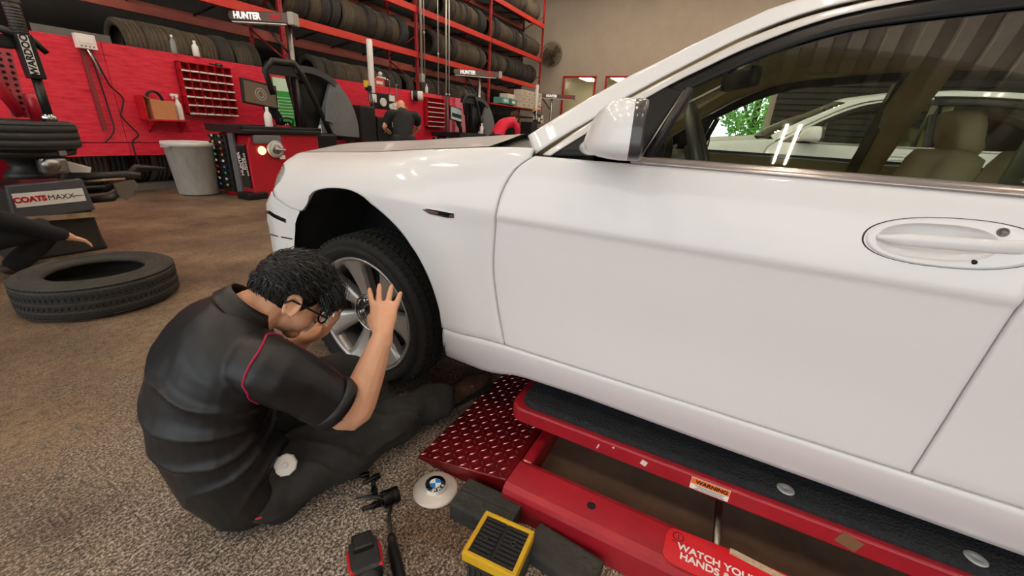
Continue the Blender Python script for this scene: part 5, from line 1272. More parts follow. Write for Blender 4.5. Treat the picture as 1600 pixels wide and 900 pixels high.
# ------------------------------------------------------------------ wheel balancers
M_MRED = mat('machine_red', '#b8162a', .35, coat=.3, col2='#a21224', var=.4, vscale=6)
M_MGREY = mat('machine_grey', '#6d7072', .55, col2='#5b5e60', var=.4, vscale=10)
def screen_mat(name, a, b):
    m = mat(name, a, .25, emit=.35, coat=.3); return m
def balancer(loc, label, near):
    o = empty('wheel_balancer', loc, 0, label, 'wheel balancer', 'wheel balancers')
    # cabinet 1.2 x .8 x .98 with the near corner at the origin
    mb = MB(); mb.prism([(.0, 0), (.0, .75), (.06, .9), (.2, .94), (1.2, .94), (1.2, 0)], 'y', .0, .80); cab = mb.obj('cabinet', M_MRED, o, bevel=.015)
    mb = MB(); mb.box((.58, .40, .965), (1.32, .92, .07), bev=.02); mb.box((.58, .40, 1.0), (1.20, .80, .03)); top = mb.obj('tool_tray', M_BLACK, o)
    for s in (-1, 1):
        MB().box((.58, .40+s*.44, 1.015), (1.32, .04, .05), bev=.012).obj('tray_lip', M_BLACK, top)
        MB().box((.58+s*.64, .40, 1.015), (.04, .92, .05), bev=.012).obj('tray_lip', M_BLACK, top)
    mb = MB(); mb.box((.3, -.02, .86), (.42, .06, .12), bev=.02); mb.obj('front_brow', MATS['machine_grey'], o)
    # side wing with wheel weights
    mb = MB(); mb.box((-.03, .62, .48), (.06, .40, .82), bev=.01); wing = mb.obj('weight_rack', mat('rack_black', '#17181a', .5), o)
    cols = ['#e8e4de', '#d8c82a', '#e9e4da', '#3fae6a', '#e8e4de', '#d03030', '#e07a2a', '#e8e4de', '#5a7ad0', '#2fae9a']
    for k in range(9):
        for c_ in range(4):
            mb = MB(); mb.box((-.075, .77-.09*c_, .86-.088*k), (.04, .06, .035), bev=.006); mb.obj('weight_pocket', M_BLACK, wing)
            if c_ in (1, 3): MB().box((-.098, .77-.09*c_, .875-.088*k), (.01, .035, .03)).obj('weight_pack', mat('pack_'+cols[(k+c_//3*3) % 10][1:], cols[(k+c_//3*3) % 10], .6), wing)
    MB().box((-.012, .34, .5), (.03, .13, .86)).obj('grey_strip', MATS['machine_grey'], o)
    # dark name plate on the side
    lp = empty('name_plate'); lp.parent = o
    MB().box((-.008, .14, .47), (.02, .20, .62)).obj('plate', M_BLACKGLOSS, lp)
    Rv = frame((0, 0, 1), (0, 1, 0))
    Rv = frame((0, .12, .99), (0, .99, -.12))
    Rv = Matrix((Vector((0, .1, 1)).normalized(), Vector((0, 1, -.1)).normalized(), Vector((-1, 0, 0)))).transposed()
    text('name_text', 'HUNTER', .085, M_WHITEPL, lp, (-.02, .205, .50), Rv, .002, bold=.002)
    text('name_text', 'Elite', .10, M_WHITEPL, lp, (-.02, .135, .50), Rv, .002, shear=.2)
    text('name_text', 'ROADFORCE', .055, M_WHITEPL, lp, (-.02, .07, .50), Rv, .002)
    # shaft with scale disc, on the front
    sh = empty('balancer_shaft'); sh.parent = o
    MB().lathe([(.0001, .06), (.12, .06), (.125, .05), (.125, .02), (.07, .0)], (.40, 0, .72), (0, -1, 0), n=36).obj('scale_disc', mat('scale_white', '#dcd8d2', .4), sh)
    for k in range(24):
        a = 2*PI*k/24; mb = MB(); mb.box((.40+.108*math.cos(a), -.062, .72+.108*math.sin(a)), (.006, .004, .022), Matrix.Rotation(PI/2-a, 3, 'Y')); mb.obj('scale_mark', M_BLACK, sh)
    MB().lathe([(.075, .061), (.07, .075), (.05, .08), (.02, .085), (.02, .26), (.012, .27), (.0001, .27)], (.40, 0, .72), (0, -1, 0), n=24).obj('spindle', M_STEEL, sh)
    MB().box((.50, -.03, .60), (.09, .01, .06)).obj('maker_plate', M_WHITEPL, o)
    MB().lathe([(.0001, .03), (.05, .028), (.062, .0)], (.20, -.01, .70), (0, -1, 0), n=18).obj('work_lamp', mat('lamp_warm', '#ffe9b0', .3, emit=1.6, ecol='#ffe2a0'), o)
    mb = MB(); mb.box((.02, .1, .05), (.3, .3, .1), bev=.02); mb.obj('foot', M_BLACK, o)
    # screen on a bent arm
    sc = empty('display'); sc.parent = o
    Rs = Matrix.Rotation(.12, 3, 'Y') @ Matrix.Rotation(-.12, 3, 'X')
    MB().box((.70, .62, 1.50), (.56, .05, .36), Rs, .01).obj('display_case', M_BLACK, sc)
    MB().box((.70, .592, 1.50), (.50, .008, .31), Rs).obj('display_glass', screen_mat('screen_brown', '#5a4a3c', '#000000') if near else screen_mat('screen_grey', '#8c958c', '#000000'), sc)
    Ms = Matrix.Translation((.70, .585, 1.50)) @ Rs.to_4x4()
    if near:
        for r in (.05, .085): 
            q = MB(); q.lathe([(r-.006, 0), (r, .003), (r+.006, 0)], (0, 0, 0), (0, -1, 0), n=28); w_ = q.obj('screen_graphic', mat('graphic_pale', '#8f8578', .4, emit=.3), sc); w_.data.transform(Ms)
    else:
        q = MB(); q.box((0, 0, -.04), (.44, .004, .10)); q.box((.05, -.002, .04), (.012, .004, .08)); w_ = q.obj('screen_graphic', M_DARKSTEEL, sc); w_.data.transform(Ms)
    mb = MB(); mb.tube([(.80, .64, 1.36), (.92, .66, 1.25), (1.0, .66, 1.15), (1.02, .66, .98)], [(.03, .10), (.03, .09), (.03, .08), (.03, .08)], 8, u=Vector((0, 1, 0))); mb.obj('display_arm', M_BLACK, sc)
    # wheel guard: black hoop arm and grey quarter-round shell
    gd = empty('wheel_guard'); gd.parent = o
    C0 = (1.42, .95); 
    def P(r, a): return (C0[0]+r*math.cos(math.radians(a)), C0[1]+r*math.sin(math.radians(a)))
    outer = [P(1.02+.03*math.sin(math.radians(a)), a) for a in range(104, -9, -7)]
    inner = [P(.22, -8), P(.30, 30), P(.66, 52), P(.98, 60)]
    # grey shell: sector from -8 to 60 degrees plus thin rim band up to 104
    mb = MB(); mb.prism([P(1.02+.03*math.sin(math.radians(a)), a) for a in range(62, -9, -6)]+[P(.20, -8), P(.24, 40), P(.52, 58)], 'y', .36, .44); mb.obj('guard_shell', MATS['machine_grey'], gd, bevel=.01)
    mb = MB(); mb.prism([P(1.04, a) for a in range(104, 55, -6)]+[P(.94, a) for a in range(56, 105, 6)], 'y', .34, .44); mb.obj('guard_band', mat('guard_dark', '#3a3c3e', .5), gd)
    mb = MB(); mb.prism([P(1.0, a) for a in range(100, -9, -9)]+[(C0[0], C0[1]-.1)], 'y', .50, .74); mb.obj('guard_inside', M_BLACK, gd)
    mb = MB(); mb.prism([P(.55, 62), P(.60, 40), P(.42, 25), P(.30, 45)], 'y', .30, .36); mb.obj('guard_window', MATS['machine_grey'], gd)
    mb = MB(); mb.tube([(.74, .34, 1.50), (.66, .34, 1.84), (.80, .34, 1.98), (1.18, .34, 2.00), (1.30, .34, 1.85), (1.80, .34, .85)], [(.03, .05)]*6, 8, u=Vector((0, 1, 0))); mb.obj('guard_arm', M_BLACK, gd)
    mb = MB(); mb.prism([(.68, 1.80), (.76, 1.97), (1.18, 2.01), (1.28, 1.90), (1.34, 1.72), (1.2, 1.80), (.86, 1.80)], 'y', .36, .46); mb.obj('guard_head', M_BLACK, gd)
    mb = MB(); mb.cyl((1.24, .40, .95), (1.22, .40, 1.85), .035, n=12); mb.cyl((1.28, .60, .95), (1.25, .60, 1.85), .02, n=10); mb.obj('guard_post', M_BLACK, gd)
    mb = MB(); mb.lathe([(.0001, .02), (.16, .02), (.16, -.02), (.0001, -.02)], (1.72, .42, .98), (0, -1, 0), n=30); mb.obj('cone_disc', mat('cone_pale', '#cfd6dc', .4), o)
    mb = MB(); mb.box((1.5, .5, .70), (.62, .5, .5), bev=.04); mb.obj('side_pod', M_BLACK, o)
    return o
balancer((3.74, 6.30, 0), 'red and black wheel balancer with white side lettering beside the waste bin', True)
balancer((9.3, 6.45, 0), 'second wheel balancer, half hidden by the hood, with a grey screen', False)
for k, (x, y) in enumerate(((4.28, 6.55), (10.45, 6.5))):
    bottle(x, y, 1.012 if k == 0 else 1.012, .30 if k == 0 else .3, .055 if k == 0 else .05, M_WHITEPL, M_WHITEPL, ['white squeeze bottle on the tray of the balancer by the bin', 'white bottle standing on the second balancer behind the hood'][k])
o = empty('pliers', (4.62, 6.62, 1.02), .3, 'red-handled weight pliers on the tray of the balancer by the bin', 'pliers')
for s in (-1, 1): MB().tube([(-.18, s*.05, .02), (-.02, s*.012, .02), (.06, -s*.02, .02)], .014, 8).obj('handle', mat('plier_red', '#a11a22', .4), o)
MB().box((.09, 0, .02), (.08, .06, .03), bev=.008).obj('jaw', M_DARKSTEEL, o)
o = empty('centring_cone', (4.80, 6.85, 1.015), 0, 'black centring cone with handle on the balancer tray by the bin', 'tool')
MB().lathe([(.0001, 0), (.11, 0), (.10, .03), (.05, .09), (.04, .10), (.0001, .10)], n=20).obj('cone', M_BLACKGLOSS, o); MB().tube([(-.1, 0, .05), (-.12, 0, .13), (0, 0, .16), (.12, 0, .13), (.1, 0, .05)], .014, 8).obj('handle', M_BLACK, o)
# green notice on the plywood seen through the guard
o = empty('green_notice', (5.62, 7.845, 1.02), 0, 'green and white notice sheet on the red plywood behind the wheel guard', 'notice')
MB().box((0, 0, .42), (.62, .006, .84)).obj('sheet', mat('notice_green', '#3aa548', .5), o)
MB().box((0, -.005, .72), (.60, .004, .22)).obj('white_head', mat('notice_white', '#d5ecd6', .5), o)
for k in range(7): MB().box((-.06+.02*(k % 2), -.005, .50-.055*k), (.40, .004, .012)).obj('print_line', MATS['notice_white'], o)
for k in range(5): MB().box((-.26, -.005, .50-.075*k), (.03, .004, .03)).obj('print_mark', MATS['notice_white'], o)
MB().box((-.22, -.005, .07), (.08, .004, .08)).obj('print_mark', mat('notice_yellow', '#c9d04a', .5), o)
# ------------------------------------------------------------------ camera bars on posts
def camera_bar(xc, y, z, L, label, ztop, dx=.35, yaw=0, under=True):
    o = empty('camera_bar', (xc, y, 0), yaw, label, 'camera bar', 'alignment camera bars')
    br = empty('bar_head'); br.parent = o
    mb = MB(); mb.prism([(-L/2, z-.075), (-L/2-.03, z), (-L/2, z+.075), (L/2, z+.085), (L/2, z-.085)], 'y', -.10, .06); mb.obj('bar', mat('bar_brown', '#5d4a40', .35, .3), br, bevel=.02)
    MB().box((L/2+.02, -.02, z), (.10, .2, .19), bev=.015).obj('end_cap', mat('cap_grey', '#a9a29a', .4), br)
    MB().box((-L*.02, -.02, z-.088), (L*.9, .14, .016)).obj('underside_strip', M_WHITEPL, br)
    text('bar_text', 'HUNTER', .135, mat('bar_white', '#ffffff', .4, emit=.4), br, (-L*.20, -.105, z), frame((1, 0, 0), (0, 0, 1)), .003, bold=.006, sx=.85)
    MB().box((L*.27, -.104, z+.005), (L*.17, .006, .07)).obj('red_mark', M_REDTRIM, br)
    mb = MB(); mb.cyl((dx, 0, 0), (dx, 0, z-.06), .05, n=14); mb.obj('post', M_STEEL, o)
    mb = MB(); mb.tube([(dx-.06, .03, z-.5), (dx-.42, .03, z-.07)], .022, 8); mb.obj('brace', M_DARKSTEEL, o)
    MB().box((dx, .0, .03), (.5, .5, .06), bev=.01).obj('base_plate', M_DARKSTEEL, o)
    return o
camera_bar(5.10, 7.55, 2.71, 1.02, 'brown camera bar with white lettering on a post behind the first balancer', 0, dx=.42, yaw=-1.12)
camera_bar(11.62, 7.45, 2.70, 1.36, 'lettered camera bar above the second balancer, in front of the rack', 0, dx=.08, yaw=-.95)
camera_bar(17.55, 7.2, 2.58, 1.45, 'far lettered camera bar in front of the office window', 0, dx=-.25, yaw=-1.05)
# ------------------------------------------------------------------ tyre changers
def gauge(o, c, r): 
    MB().lathe([(.0001, .03), (r*.85, .03), (r, .035), (r, 0)], c, (0, -1, 0), n=20).obj('pressure_gauge', mat('gauge_face', '#ded9d2', .3), o)
def back_changer(loc, label, mirror=1):
    o = empty('tyre_changer', loc, 0, label, 'tyre changer', 'tyre changers')
    MB().lathe([(.0001, 2.76), (.05, 2.76), (.062, 2.74), (.062, 1.78), (.05, 1.76)], n=18).obj('white_cylinder', mat('cyl_white', '#e8e4df', .35), o)
    MB().cyl((0, 0, .9), (0, 0, 1.80), .028, n=12).obj('piston_rod', M_CHROME, o)
    MB().box((0, 0, 1.66), (.12, .12, .16), bev=.01).obj('rod_clamp', M_WHITEPL, o); MB().box((-.10, 0, 1.84), (.10, .1, .10), bev=.01).obj('valve_block', M_BLACK, o); MB().box((-.16, 0, 1.92), (.10, .05, .13)).obj('yellow_tag', mat('tag_yellow', '#d9b23a', .6), o)
    MB().box((-.30, .1, .75), (.42, .5, 1.48), bev=.03).obj('cabinet', M_BLACK, o); MB().box((.28, .12, .65), (.62, .5, 1.3), bev=.04).obj('body', M_BLACK, o)
    MB().box((.28, .1, 1.22), (.60, .06, .07)).obj('grey_band', mat('band_grey', '#5a5c5e', .5), o)
    MB().box((.28, .1, 1.02), (.60, .06, .07)).obj('grey_band', MATS['band_grey'], o)
    MB().box((.34, .05, 1.62), (.60, .12, .32), bev=.02).obj('control_panel', M_BLACK, o); gauge(o, (.27, -.02, 1.60), .085); gauge(o, (.52, -.02, 1.53), .06)
    MB().box((.56, -.02, 1.70), (.16, .03, .12)).obj('white_tag', M_WHITEPL, o); MB().box((.72, 0, 1.56), (.10, .05, .17)).obj('yellow_tag', MATS['tag_yellow'], o)
    MB().box((.20, 0, 1.98), (.30, .05, .17)).obj('red_plate', mat('plate_red', '#cf4a44', .5), o); MB().box((.20, -.03, 1.98), (.18, .01, .06)).obj('plate_print', M_WHITEPL, o)
    mb = MB(); ell(mb, (.26, 0, 2.16), (.045, .045, .045)); mb.box((.28, 0, 2.09), (.22, .05, .03)); mb.obj('white_knob', M_WHITEPL, o)
    MB().tube([(.40, 0, 2.08), (.52, 0, 2.06), (.53, 0, 1.74)], .016, 8).obj('air_line', M_CHROME, o); MB().cyl((.76, .02, 1.6), (.76, .02, 2.0), .012, n=8).obj('rod', M_STEEL, o); MB().box((.76, .02, 2.0), (.08, .03, .02)).obj('rod_tip', M_STEEL, o)
    MB().box((.52, -.26, 1.087), (.80, .24, .02)).obj('bottle_tray', M_DARKSTEEL, o)
    for q_ in (.2, .8): MB().tube([(q_, -.36, 1.085), (q_, -.12, .95)], .012, 6).obj('tray_bracket', M_DARKSTEEL, o)
    mb = MB()
    for k in range(4): mb.tube(smooth_poly([(-.14+.03*k, -.02, 1.8), (-.16+.05*k, -.06, 1.6), (-.12+.02*k, -.05, 1.45), (-.35+.1*k, -.05, 1.42)], 4), .009, 6)
    mb.obj('hose_bundle', M_BLACK, o)
    return o
back_changer((7.12, 7.2, 0), 'black tyre changer with tall white cylinder behind the car hood')
back_changer((15.0, 7.0, 0), 'far tyre changer with white cylinder by the cream boxes')
bottle(7.48, 6.92, 1.098, .46, .075, M_WHITEPL, M_WHITEPL, 'large white spray bottle hanging on the tyre changer behind the hood', spray=True)
o = empty('yellow_bottle', (7.78, 6.95, 1.098), 0, 'yellow label bottle beside the bald man', 'bottle')
MB().box((0, 0, .22), (.15, .12, .44), bev=.03).obj('bottle_body', mat('bottle_yellow', '#cfa63a', .5), o); MB().cyl((0, 0, .44), (0, 0, .5), .03, n=12).obj('cap', M_BLACK, o)
# the near changer at the left edge
o = empty('tyre_changer', (1.22, 4.95, 0), 0, 'nearest tyre changer with a tyre on its table, at the picture edge', 'tyre changer', 'tyre changers')
M_CHG = mat('changer_dark', '#2c2b2b', .45, .3, col2='#3c3935', var=.4, vscale=10)
mb = MB(); mb.prism([(-.32, 0), (-.26, .10), (-.22, .56), (.20, .58), (.22, .5), (.24, .10), (.26, 0)], 'y', -.12, .55); mb.obj('base_cabinet', M_CHG, o, bevel=.02)
mb = MB(); mb.prism([(-.24, .34), (-.22, .60), (.21, .62), (.235, .36)], 'y', -.17, -.11); fp = mb.obj('front_panel', mat('panel_grey', '#55555a', .4, .3), o, bevel=.01)
Rt = frame((1, 0, .02), (0, 0, 1))
mb = MB(); mb.box((-.01, -.172, .49), (.40, .008, .105), Matrix.Rotation(-.02, 3, 'Y')); mb.obj('name_strip', M_WHITEPL, fp)
text('name_text', 'COATS', .055, M_REDTRIM, fp, (-.125, -.177, .488), Rt, .001, bold=.003); text('name_text', 'MAXX', .055, M_BLACK, fp, (.05, -.177, .490), Rt, .001); MB().box((.15, -.177, .49), (.06, .003, .006)).obj('print_line', M_STEEL, fp)
mb = MB(); mb.box((.02, -.15, .33), (.42, .06, .04), Matrix.Rotation(.05, 3, 'Y')); mb.obj('foot_tray', mat('rusty_tray', '#5a4a3a', .6, col2='#c0a080', var=.2, vscale=14), o)
mb = MB(); mb.lathe([(.0001, .62), (.16, .62), (.14, .66), (.10, .70), (.12, .76), (.30, .80), (.31, .84), (.0001, .84)], (.0, .12, 0), n=30); mb.obj('turntable', M_CHG, o)
for k in range(4):
    a = k*PI/2+.5; mb = MB(); mb.box((.24*math.cos(a), .12+.24*math.sin(a), .83), (.14, .06, .05), a); mb.obj('jaw', M_STEEL, o)
mb = MB(); mb.box((.07, -.14, .73), (.16, .10, .12), bev=.02); mb.lathe([(.055, .02), (.045, .05), (.0001, .05)], (.05, -.17, .74), (0, -1, 0), n=18); mb.obj('clamp_motor', M_STEEL, o)
mb = MB(); mb.box((.31, .25, .66), (.16, .14, .09), Matrix.Rotation(.4, 3, 'Y'), .01); mb.obj('white_tray', M_WHITEPL, o)
# tower and slanted mount arm
mb = MB(); mb.box((-.10, .62, 1.02), (.22, .20, 2.1), bev=.01); mb.obj('tower', M_MRED, o)
mb = MB(); mb.box((.13, .38, 1.32), (.10, .02, .50), Matrix.Rotation(.06, 3, 'Y')); pp = mb.obj('perforated_plate', mat('plate_pink', '#b8525c', .5), o)
for r in range(11):
    for c_ in (-.025, .025): MB().lathe([(.013, .0), (.0001, .002)], (.13+c_+.06*(1.32-1.09-.045*r)*-1, .368, 1.09+.045*r), (0, -1, 0), n=8).obj('plate_hole', M_BLACK, pp)
mb = MB(); mb.tube([(.20, .30, 1.02), (.20, .30, 1.22), (.19, .30, 1.26)], [.05, .05, .03], 14); mb.obj('red_cylinder', M_MRED, o)
mb = MB(); mb.tube([(.10, .28, 1.08), (.03, .28, 1.30), (-.02, .30, 1.52)], [.035, .045, .04], 12); mb.obj('red_swing_arm', M_MRED, o)
A0, A1 = Vector((.165, -.05, 1.08)), Vector((.155, -.05, 1.95))
mb = MB(); mb.tube([A0+Vector((0, 0, .0)), A0+Vector((0, 0, .30))], .030, 6); mb.obj('hex_shaft', M_DARKSTEEL, o)
mb = MB(); mb.box((.163, -.05, 1.51), (.095, .10, .30), Matrix.Rotation(-.02, 3, 'Y'), .01); sl = mb.obj('arm_sleeve', M_BLACK, o)
MB().box((.152, -.104, 1.52), (.05, .006, .26)).obj('white_strip', M_WHITEPL, sl)
text('arm_text', 'WARDOO', .058, M_BLACK, sl, (.152, -.109, 1.52), Matrix((Vector((0, 0, 1)), Vector((-1, 0, 0)), Vector((0, -1, 0)))).transposed(), .001, bold=.002)
mb = MB(); mb.tube([(.160, -.05, 1.64), (.158, -.05, 1.86)], .046, 12); mb.obj('grip_sleeve', mat('grip_grey', '#4a4744', .6, bump=.4, bscale=120), o)
for k in range(9): MB().lathe([(.046, 0), (.050, .006), (.046, .012)], (.159, -.05, 1.66+.02*k), n=14).obj('grip_ring', M_DARKSTEEL, o)
MB().lathe([(.0001, .03), (.05, .028), (.058, .0), (.05, -.012)], (.157, -.05, 1.87), n=16).obj('cap', M_STEEL, o)
mb = MB(); mb.tube([(.16, .0, 1.88), (.10, .02, 2.1), (.08, .02, 2.3)], .02, 8); mb.obj('lever', M_STEEL, o)
mb = MB(); mb.tube([(.02, -.02, 1.70), (.10, -.05, 1.66), (.22, -.05, 1.62), (.27, -.05, 1.55)], [.02, .03, .025, .02], 8); mb.obj('lock_lever', M_BLACK, o)
mb = MB(); mb.box((.03, .02, 1.60), (.18, .12, .09), bev=.01); mb.obj('valve_box', M_BLACK, o); MB().box((-.02, -.05, 1.60), (.09, .01, .09)).obj('yellow_tag', MATS['tag_yellow'], o); MB().box((-.02, -.058, 1.60), (.045, .006, .05)).obj('tag_mark', M_BLACK, o)
mb = MB(); mb.lathe([(.0001, 1.05), (.04, 1.05), (.05, 1.09), (.03, 1.11)], (.165, -.05, 0), n=14); mb.obj('mount_head', M_CHROME, o)
# bead breaker arm on the side
mb = MB(); mb.tube([(.25, .2, .60), (.36, .12, .60), (.58, .0, .62), (.66, -.02, .60)], [.035, .035, .028, .03], 10); mb.obj('breaker_arm', M_CHG, o)
mb = MB(); mb.tube([(.28, .1, .56), (.55, .0, .58)], .013, 8); mb.obj('breaker_rod', mat('copper_rod', '#a58a74', .35, .6), o)
mb = MB(); mb.prism([(.44, .55), (.60, .57), (.62, .52), (.56, .44), (.50, .39), (.46, .42)], 'y', -.04, -.01); mb.obj('breaker_blade', M_STEEL, o)
mb = MB(); mb.tube([(.30, .3, .45), (.46, .2, .47), (.62, .15, .58), (.70, .12, .66), (.92, .1, .64)], [.03, .03, .03, .035, .016], 10); mb.obj('foot_lever', M_BLACK, o)
mb = MB(); mb.tube([(.25, .1, .40), (.42, .0, .42), (.55, .05, .50)], [.03, .034, .02], 10); mb.obj('air_cylinder', M_CHG, o)
o2 = empty('tyre', (1.20, 5.06, .95), 0, 'tyre mounted flat on the nearest tyre changer at the picture edge', 'tyre')
link('carcass', tyre_mesh(.365, .225, .215, 56), mat('mounted_tyre', '#262626', .75, col2='#323130', var=.4, vscale=12), o2)
# ------------------------------------------------------------------ other people
def simple_person(label, loc, pose, shirt_m, trouser_m, hair_m=None, hair=None, skin=None, rz=0, group=None):
    """pose: dict of joints in local metres"""
    p = empty('person', loc, rz, label, 'person', group)
    J = pose; sk = skin or M_SKIN
    mb = MB(); R, P = head(mb, J['head'], J['F'], J['U'], 1.02)
    limb(mb, [J['chest'], J['neck'], J['head']], [.07, .058, .055])
    limb(mb, [J['pelvis'], J['mid'], J['chest']], [(.13, .10), (.12, .09), (.14, .09)], 16, u=Vector(J.get('W', (0, 1, 0))))
    for s in ('r', 'l'):
        limb(mb, [J[s+'sh'], J[s+'el'], J[s+'wr']], [.05, .043, .03]); d = (Vector(J[s+'wr'])-Vector(J[s+'el'])).normalized()
        sd = Vector(J.get('W', (0, 1, 0)))*(1 if s == 'r' else -1); bk = d.cross(sd); hand(mb, J[s+'wr'], d, bk if bk.z > 0 else -bk, sd)
        limb(mb, [J[s+'hip'], J[s+'kn'], J[s+'an']], [.07, .055, .04])
    fuse(mb, 'body', sk, p, .006, 2)
    mb = MB(); W = Vector(J.get('W', (0, 1, 0)))
    limb(mb, [J['pelvis'], J['mid'], J['chest'], J['neck']], [(.175, .135), (.18, .13), (.20, .13), (.085, .08)], 20, u=W)
    for s in ('r', 'l'): limb(mb, [J['chest'], J[s+'sh'], tuple(lerp(a, b, J.get('sleeve', .6)) for a, b in zip(J[s+'sh'], J[s+'el']))]+([J[s+'el'], tuple(lerp(a, b, .85) for a, b in zip(J[s+'el'], J[s+'wr']))] if J.get('long') else []), [.10, .088, .075]+([.062, .048] if J.get('long') else []), 14)
    fuse(mb, 'shirt', shirt_m, p, .010, 2, lambda q: .006*MN.noise(q*9))
    mb = MB(); limb(mb, [tuple(Vector(J['lhip'])), tuple(Vector(J['pelvis'])), tuple(Vector(J['rhip']))], [.13, .14, .13])
    for s in ('r', 'l'): limb(mb, [J[s+'hip'], J[s+'kn'], J[s+'an']], [.105, .08, .065], 14)
    fuse(mb, 'trousers', trouser_m, p, .011, 2, lambda q: .005*MN.noise(q*10))
    for s in ('r', 'l'):
        a = Vector(J[s+'an']); f = Vector(J.get('foot', (1, 0, 0))).normalized(); mb = MB(); limb(mb, [a-f*.04-Vector((0, 0, .02)), a+f*.08-Vector((0, 0, .03)), a+f*.17-Vector((0, 0, .04))], [(.045, .045), (.045, .038), (.04, .03)], 12); fuse(mb, 'shoe', M_BOOT, p, .008, 1)
    if hair:
        c = Vector(J['head']); n, t, ln, dr = hair
        mb = strands(c, R, 1.02, n, t, ln, dr, .006, seed=5); h = mb.obj('hair', hair_m, p); h['kind'] = 'stuff'
        hs = MB(); rows = []
        for i in range(15):
            th = PI*i/14*.8; rows.append([c+R @ (Vector((-.012+math.sin(th)*math.cos(f)*.099, math.sin(th)*math.sin(f)*.078, .035+math.cos(th)*.089))*1.02 * (1 if t(Vector((math.sin(th)*math.cos(f), math.sin(th)*math.sin(f), math.cos(th)))) else .95)) for f in [2*PI*k/24 for k in range(24)]])
        # keep the cap inside the skull where there is no hair
        hs.grid(rows, closed=True); hs.obj('hair_cap', hair_m, p, smooth=True)
    return p
M_BLK = mat('black_cotton', '#161617', .85); M_BLK2 = mat('black_trousers', '#1a1a1b', .85)
M_REDSH = mat('red_shirt', '#d3103a', .7)
# bald man seen from behind, leaning over his work
simple_person('bald man in black shirt bending over behind the car hood, seen from behind', (6.32, 5.62, 0), dict(
    head=(.14, .20, 1.47), F=(.5, .8, -.7), U=(.3, .5, .8), neck=(.08, .13, 1.40), chest=(.0, .02, 1.30), mid=(-.12, -.06, 1.08), pelvis=(-.16, -.10, .92), W=(.85, -.53, 0),
    rsh=(.19, -.10, 1.33), rel=(.36, -.02, 1.14), rwr=(.40, .18, 1.02), lsh=(-.20, .14, 1.33), lel=(-.26, .25, 1.12), lwr=(-.05, .38, 1.05),
    rhip=(-.06, -.16, .90), rkn=(-.02, -.02, .50), ran=(-.06, -.12, .09), lhip=(-.25, -.04, .90), lkn=(-.22, .08, .50), lan=(-.26, .0, .09), foot=(.5, .85, 0)), M_BLK, M_BLK2)
# person in red, head lowered, dark curly hair
simple_person('person in a bright red shirt with dark curly hair, bending behind the car hood', (9.30, 5.40, 0), dict(
    head=(1.08, .02, 1.50), F=(.75, -.35, -.55), U=(.5, -.1, .85), neck=(.90, .0, 1.42), chest=(.66, .0, 1.36), mid=(.32, .0, 1.26), pelvis=(.08, .0, 1.0), W=(.1, .99, 0),
    rsh=(.72, -.20, 1.30), rel=(.78, -.26, 1.04), rwr=(.98, -.18, .92), lsh=(.72, .20, 1.30), lel=(.78, .26, 1.04), lwr=(.98, .18, .92),
    rhip=(.06, -.10, .95), rkn=(.14, -.12, .50), ran=(.0, -.12, .09), lhip=(.06, .10, .95), lkn=(.14, .12, .50), lan=(.0, .12, .09), foot=(1, 0, 0)), M_REDSH, M_BLK2,
    mat('dark_brown_hair', '#4a3024', .5), (900, lambda v: v.z > -.1 and not (v.x > .55 and v.z < .35) or v.x < -.2, lambda v: .07, lambda v: (.3*math.sin(9*v.y), .6*v.y, -.6+.5*math.sin(7*v.x)), ))
simple_person('far person in black bending beside the far tyre changer', (16.2, 6.55, 0), dict(
    head=(.30, .02, 1.62), F=(.8, -.2, -.5), U=(.4, 0, .9), neck=(.18, 0, 1.50), chest=(.06, 0, 1.36), mid=(-.06, 0, 1.12), pelvis=(-.12, 0, .94), W=(0, 1, 0),
    rsh=(.08, -.21, 1.40), rel=(.26, -.26, 1.16), rwr=(.48, -.20, 1.08), lsh=(.08, .21, 1.40), lel=(.26, .26, 1.16), lwr=(.48, .20, 1.08),
    rhip=(-.12, -.10, .92), rkn=(.0, -.12, .50), ran=(-.06, -.12, .09), lhip=(-.12, .10, .92), lkn=(.0, .12, .50), lan=(-.06, .12, .09), foot=(1, 0, 0)), M_BLK, M_BLK2,
    M_HAIR, (350, lambda v: v.z > .1 or v.x < -.25, lambda v: .03, lambda v: (.3, v.y, -.6)))
# crouching worker by the near changer; only a knee, sleeve and hand come into the picture
simple_person('worker in black crouching by the nearest tyre changer, mostly outside the picture', (.38, 4.35, 0), dict(
    head=(.16, .10, .98), F=(.85, .1, -.45), U=(.4, 0, .9), neck=(.06, .06, .86), chest=(-.04, .02, .72), mid=(-.16, .0, .48), pelvis=(-.20, .0, .26), W=(-.1, .99, 0),
    rsh=(.02, -.18, .72), rel=(.42, -.14, .46), rwr=(.73, -.07, .27), lsh=(.04, .22, .72), lel=(.06, .34, .50), lwr=(.16, .30, .32),
    rhip=(-.14, -.10, .26), rkn=(.62, -.02, .34), ran=(.45, .10, .09), lhip=(-.14, .12, .26), lkn=(.28, .26, .42), lan=(.22, .30, .09), foot=(1, 0, 0), long=True, sleeve=.7), M_BLK, M_BLK2,
    M_HAIR, (350, lambda v: v.z > .1 or v.x < -.25, lambda v: .03, lambda v: (.3, v.y, -.6)))
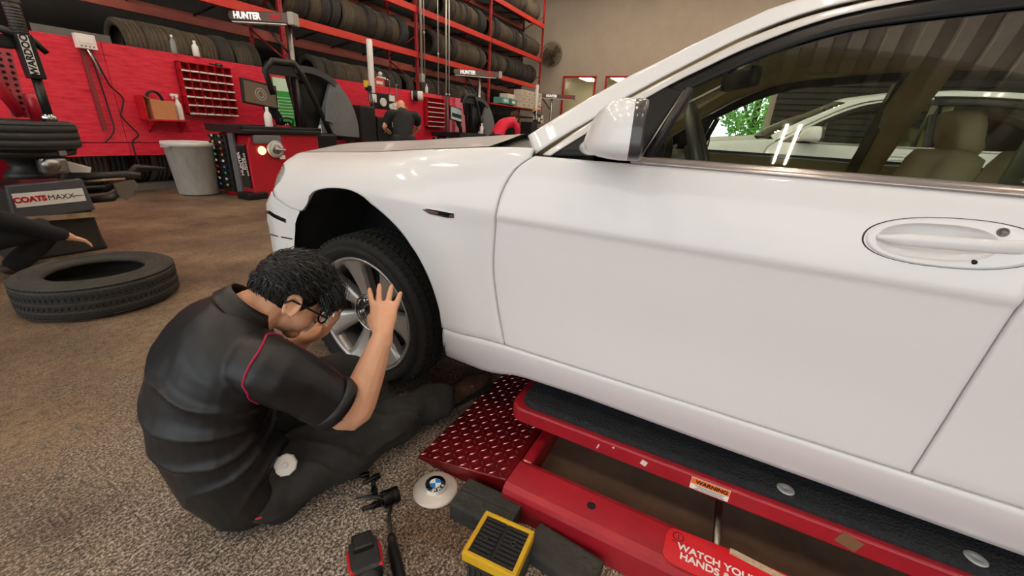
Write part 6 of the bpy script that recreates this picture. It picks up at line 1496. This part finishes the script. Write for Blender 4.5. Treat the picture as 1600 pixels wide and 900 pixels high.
# ------------------------------------------------------------------ second white car in the next bay, trees outside
c2 = copy_tree(car); c2.location = (3.9, -.85, .10); c2['label'] = 'another white sedan parked in the next bay, seen through the windows'
l2 = copy_tree(lift); l2.location = (3.9, -.85, 0); l2['label'] = 'second red scissor lift under the white car in the next bay'
for k, (x, y) in enumerate(((1.40, .2), (2.74, .2), (1.40, -1.35), (2.74, -1.35))):
    o = empty('rubber_block', (x+3.9, y-.85, .284), 0, 'rubber block between the second lift and its car, at the %s' % ('front near side', 'front far side', 'rear near side', 'rear far side')[k], 'block', 'blocks on the second lift')
    MB().box((0, 0, .085), (.16, .2, .17), bev=.01).obj('block_body', M_BLOCK, o)
M_LEAF = [mat('leaf_%d' % k, c, .6, emit=0) for k, c in enumerate(('#5f9a34', '#7cb848', '#98cc5c'))]
M_TRUNK = mat('bark', '#5d4a38', .9)
def tree(x, y, h, label, seed):
    r = random.Random(seed); o = empty('tree', (x, y, 0), 0, label, 'tree', 'trees outside the far doorway')
    MB().tube([(0, 0, 0), (.1, .05, h*.3), (0, .1, h*.55)], [.18, .14, .08], 10).obj('trunk', M_TRUNK, o)
    for k in range(4):
        a = 1.6*k; MB().tube([(0, .05, h*.3), (math.cos(a)*.7, math.sin(a)*.7, h*.5), (math.cos(a)*1.3, math.sin(a)*1.3, h*.62)], [.09, .06, .02], 8).obj('branch', M_TRUNK, o)
    for m in range(3):
        mb = MB()
        for k in range(900):
            v = Vector((r.gauss(0, 1), r.gauss(0, 1), r.gauss(0, 1))).normalized()*r.uniform(.4, 1)**.5
            p = Vector((v.x*2.0, v.y*2.0, h*.58+v.z*h*.42)); u = Vector((r.gauss(0, 1), r.gauss(0, 1), r.gauss(0, 1))).normalized(); w = u.orthogonal().normalized()
            s = r.uniform(.10, .18); mb._f([mb.bm.verts.new(p+u*s), mb.bm.verts.new(p+w*s*.5), mb.bm.verts.new(p-u*s), mb.bm.verts.new(p-w*s*.5)])
        f = mb.obj('foliage', M_LEAF[m], o); f['kind'] = 'stuff'
tree(25.5, 4.0, 5.6, 'leafy green tree outside the far doorway, nearest the office wall', 1)
tree(27.0, -.4, 6.2, 'leafy green tree outside, in the middle of the far doorway', 2)
tree(25.0, -4.7, 5.2, 'leafy green tree outside beyond the far doorway edge', 3)
g = MB(); g.box((XW+8, 0, -.06), (15.6, 24, .1)); struct('ground', g, mat('grass_ground', '#6f8a4a', .9, col2='#55703a', var=.4, vscale=3))
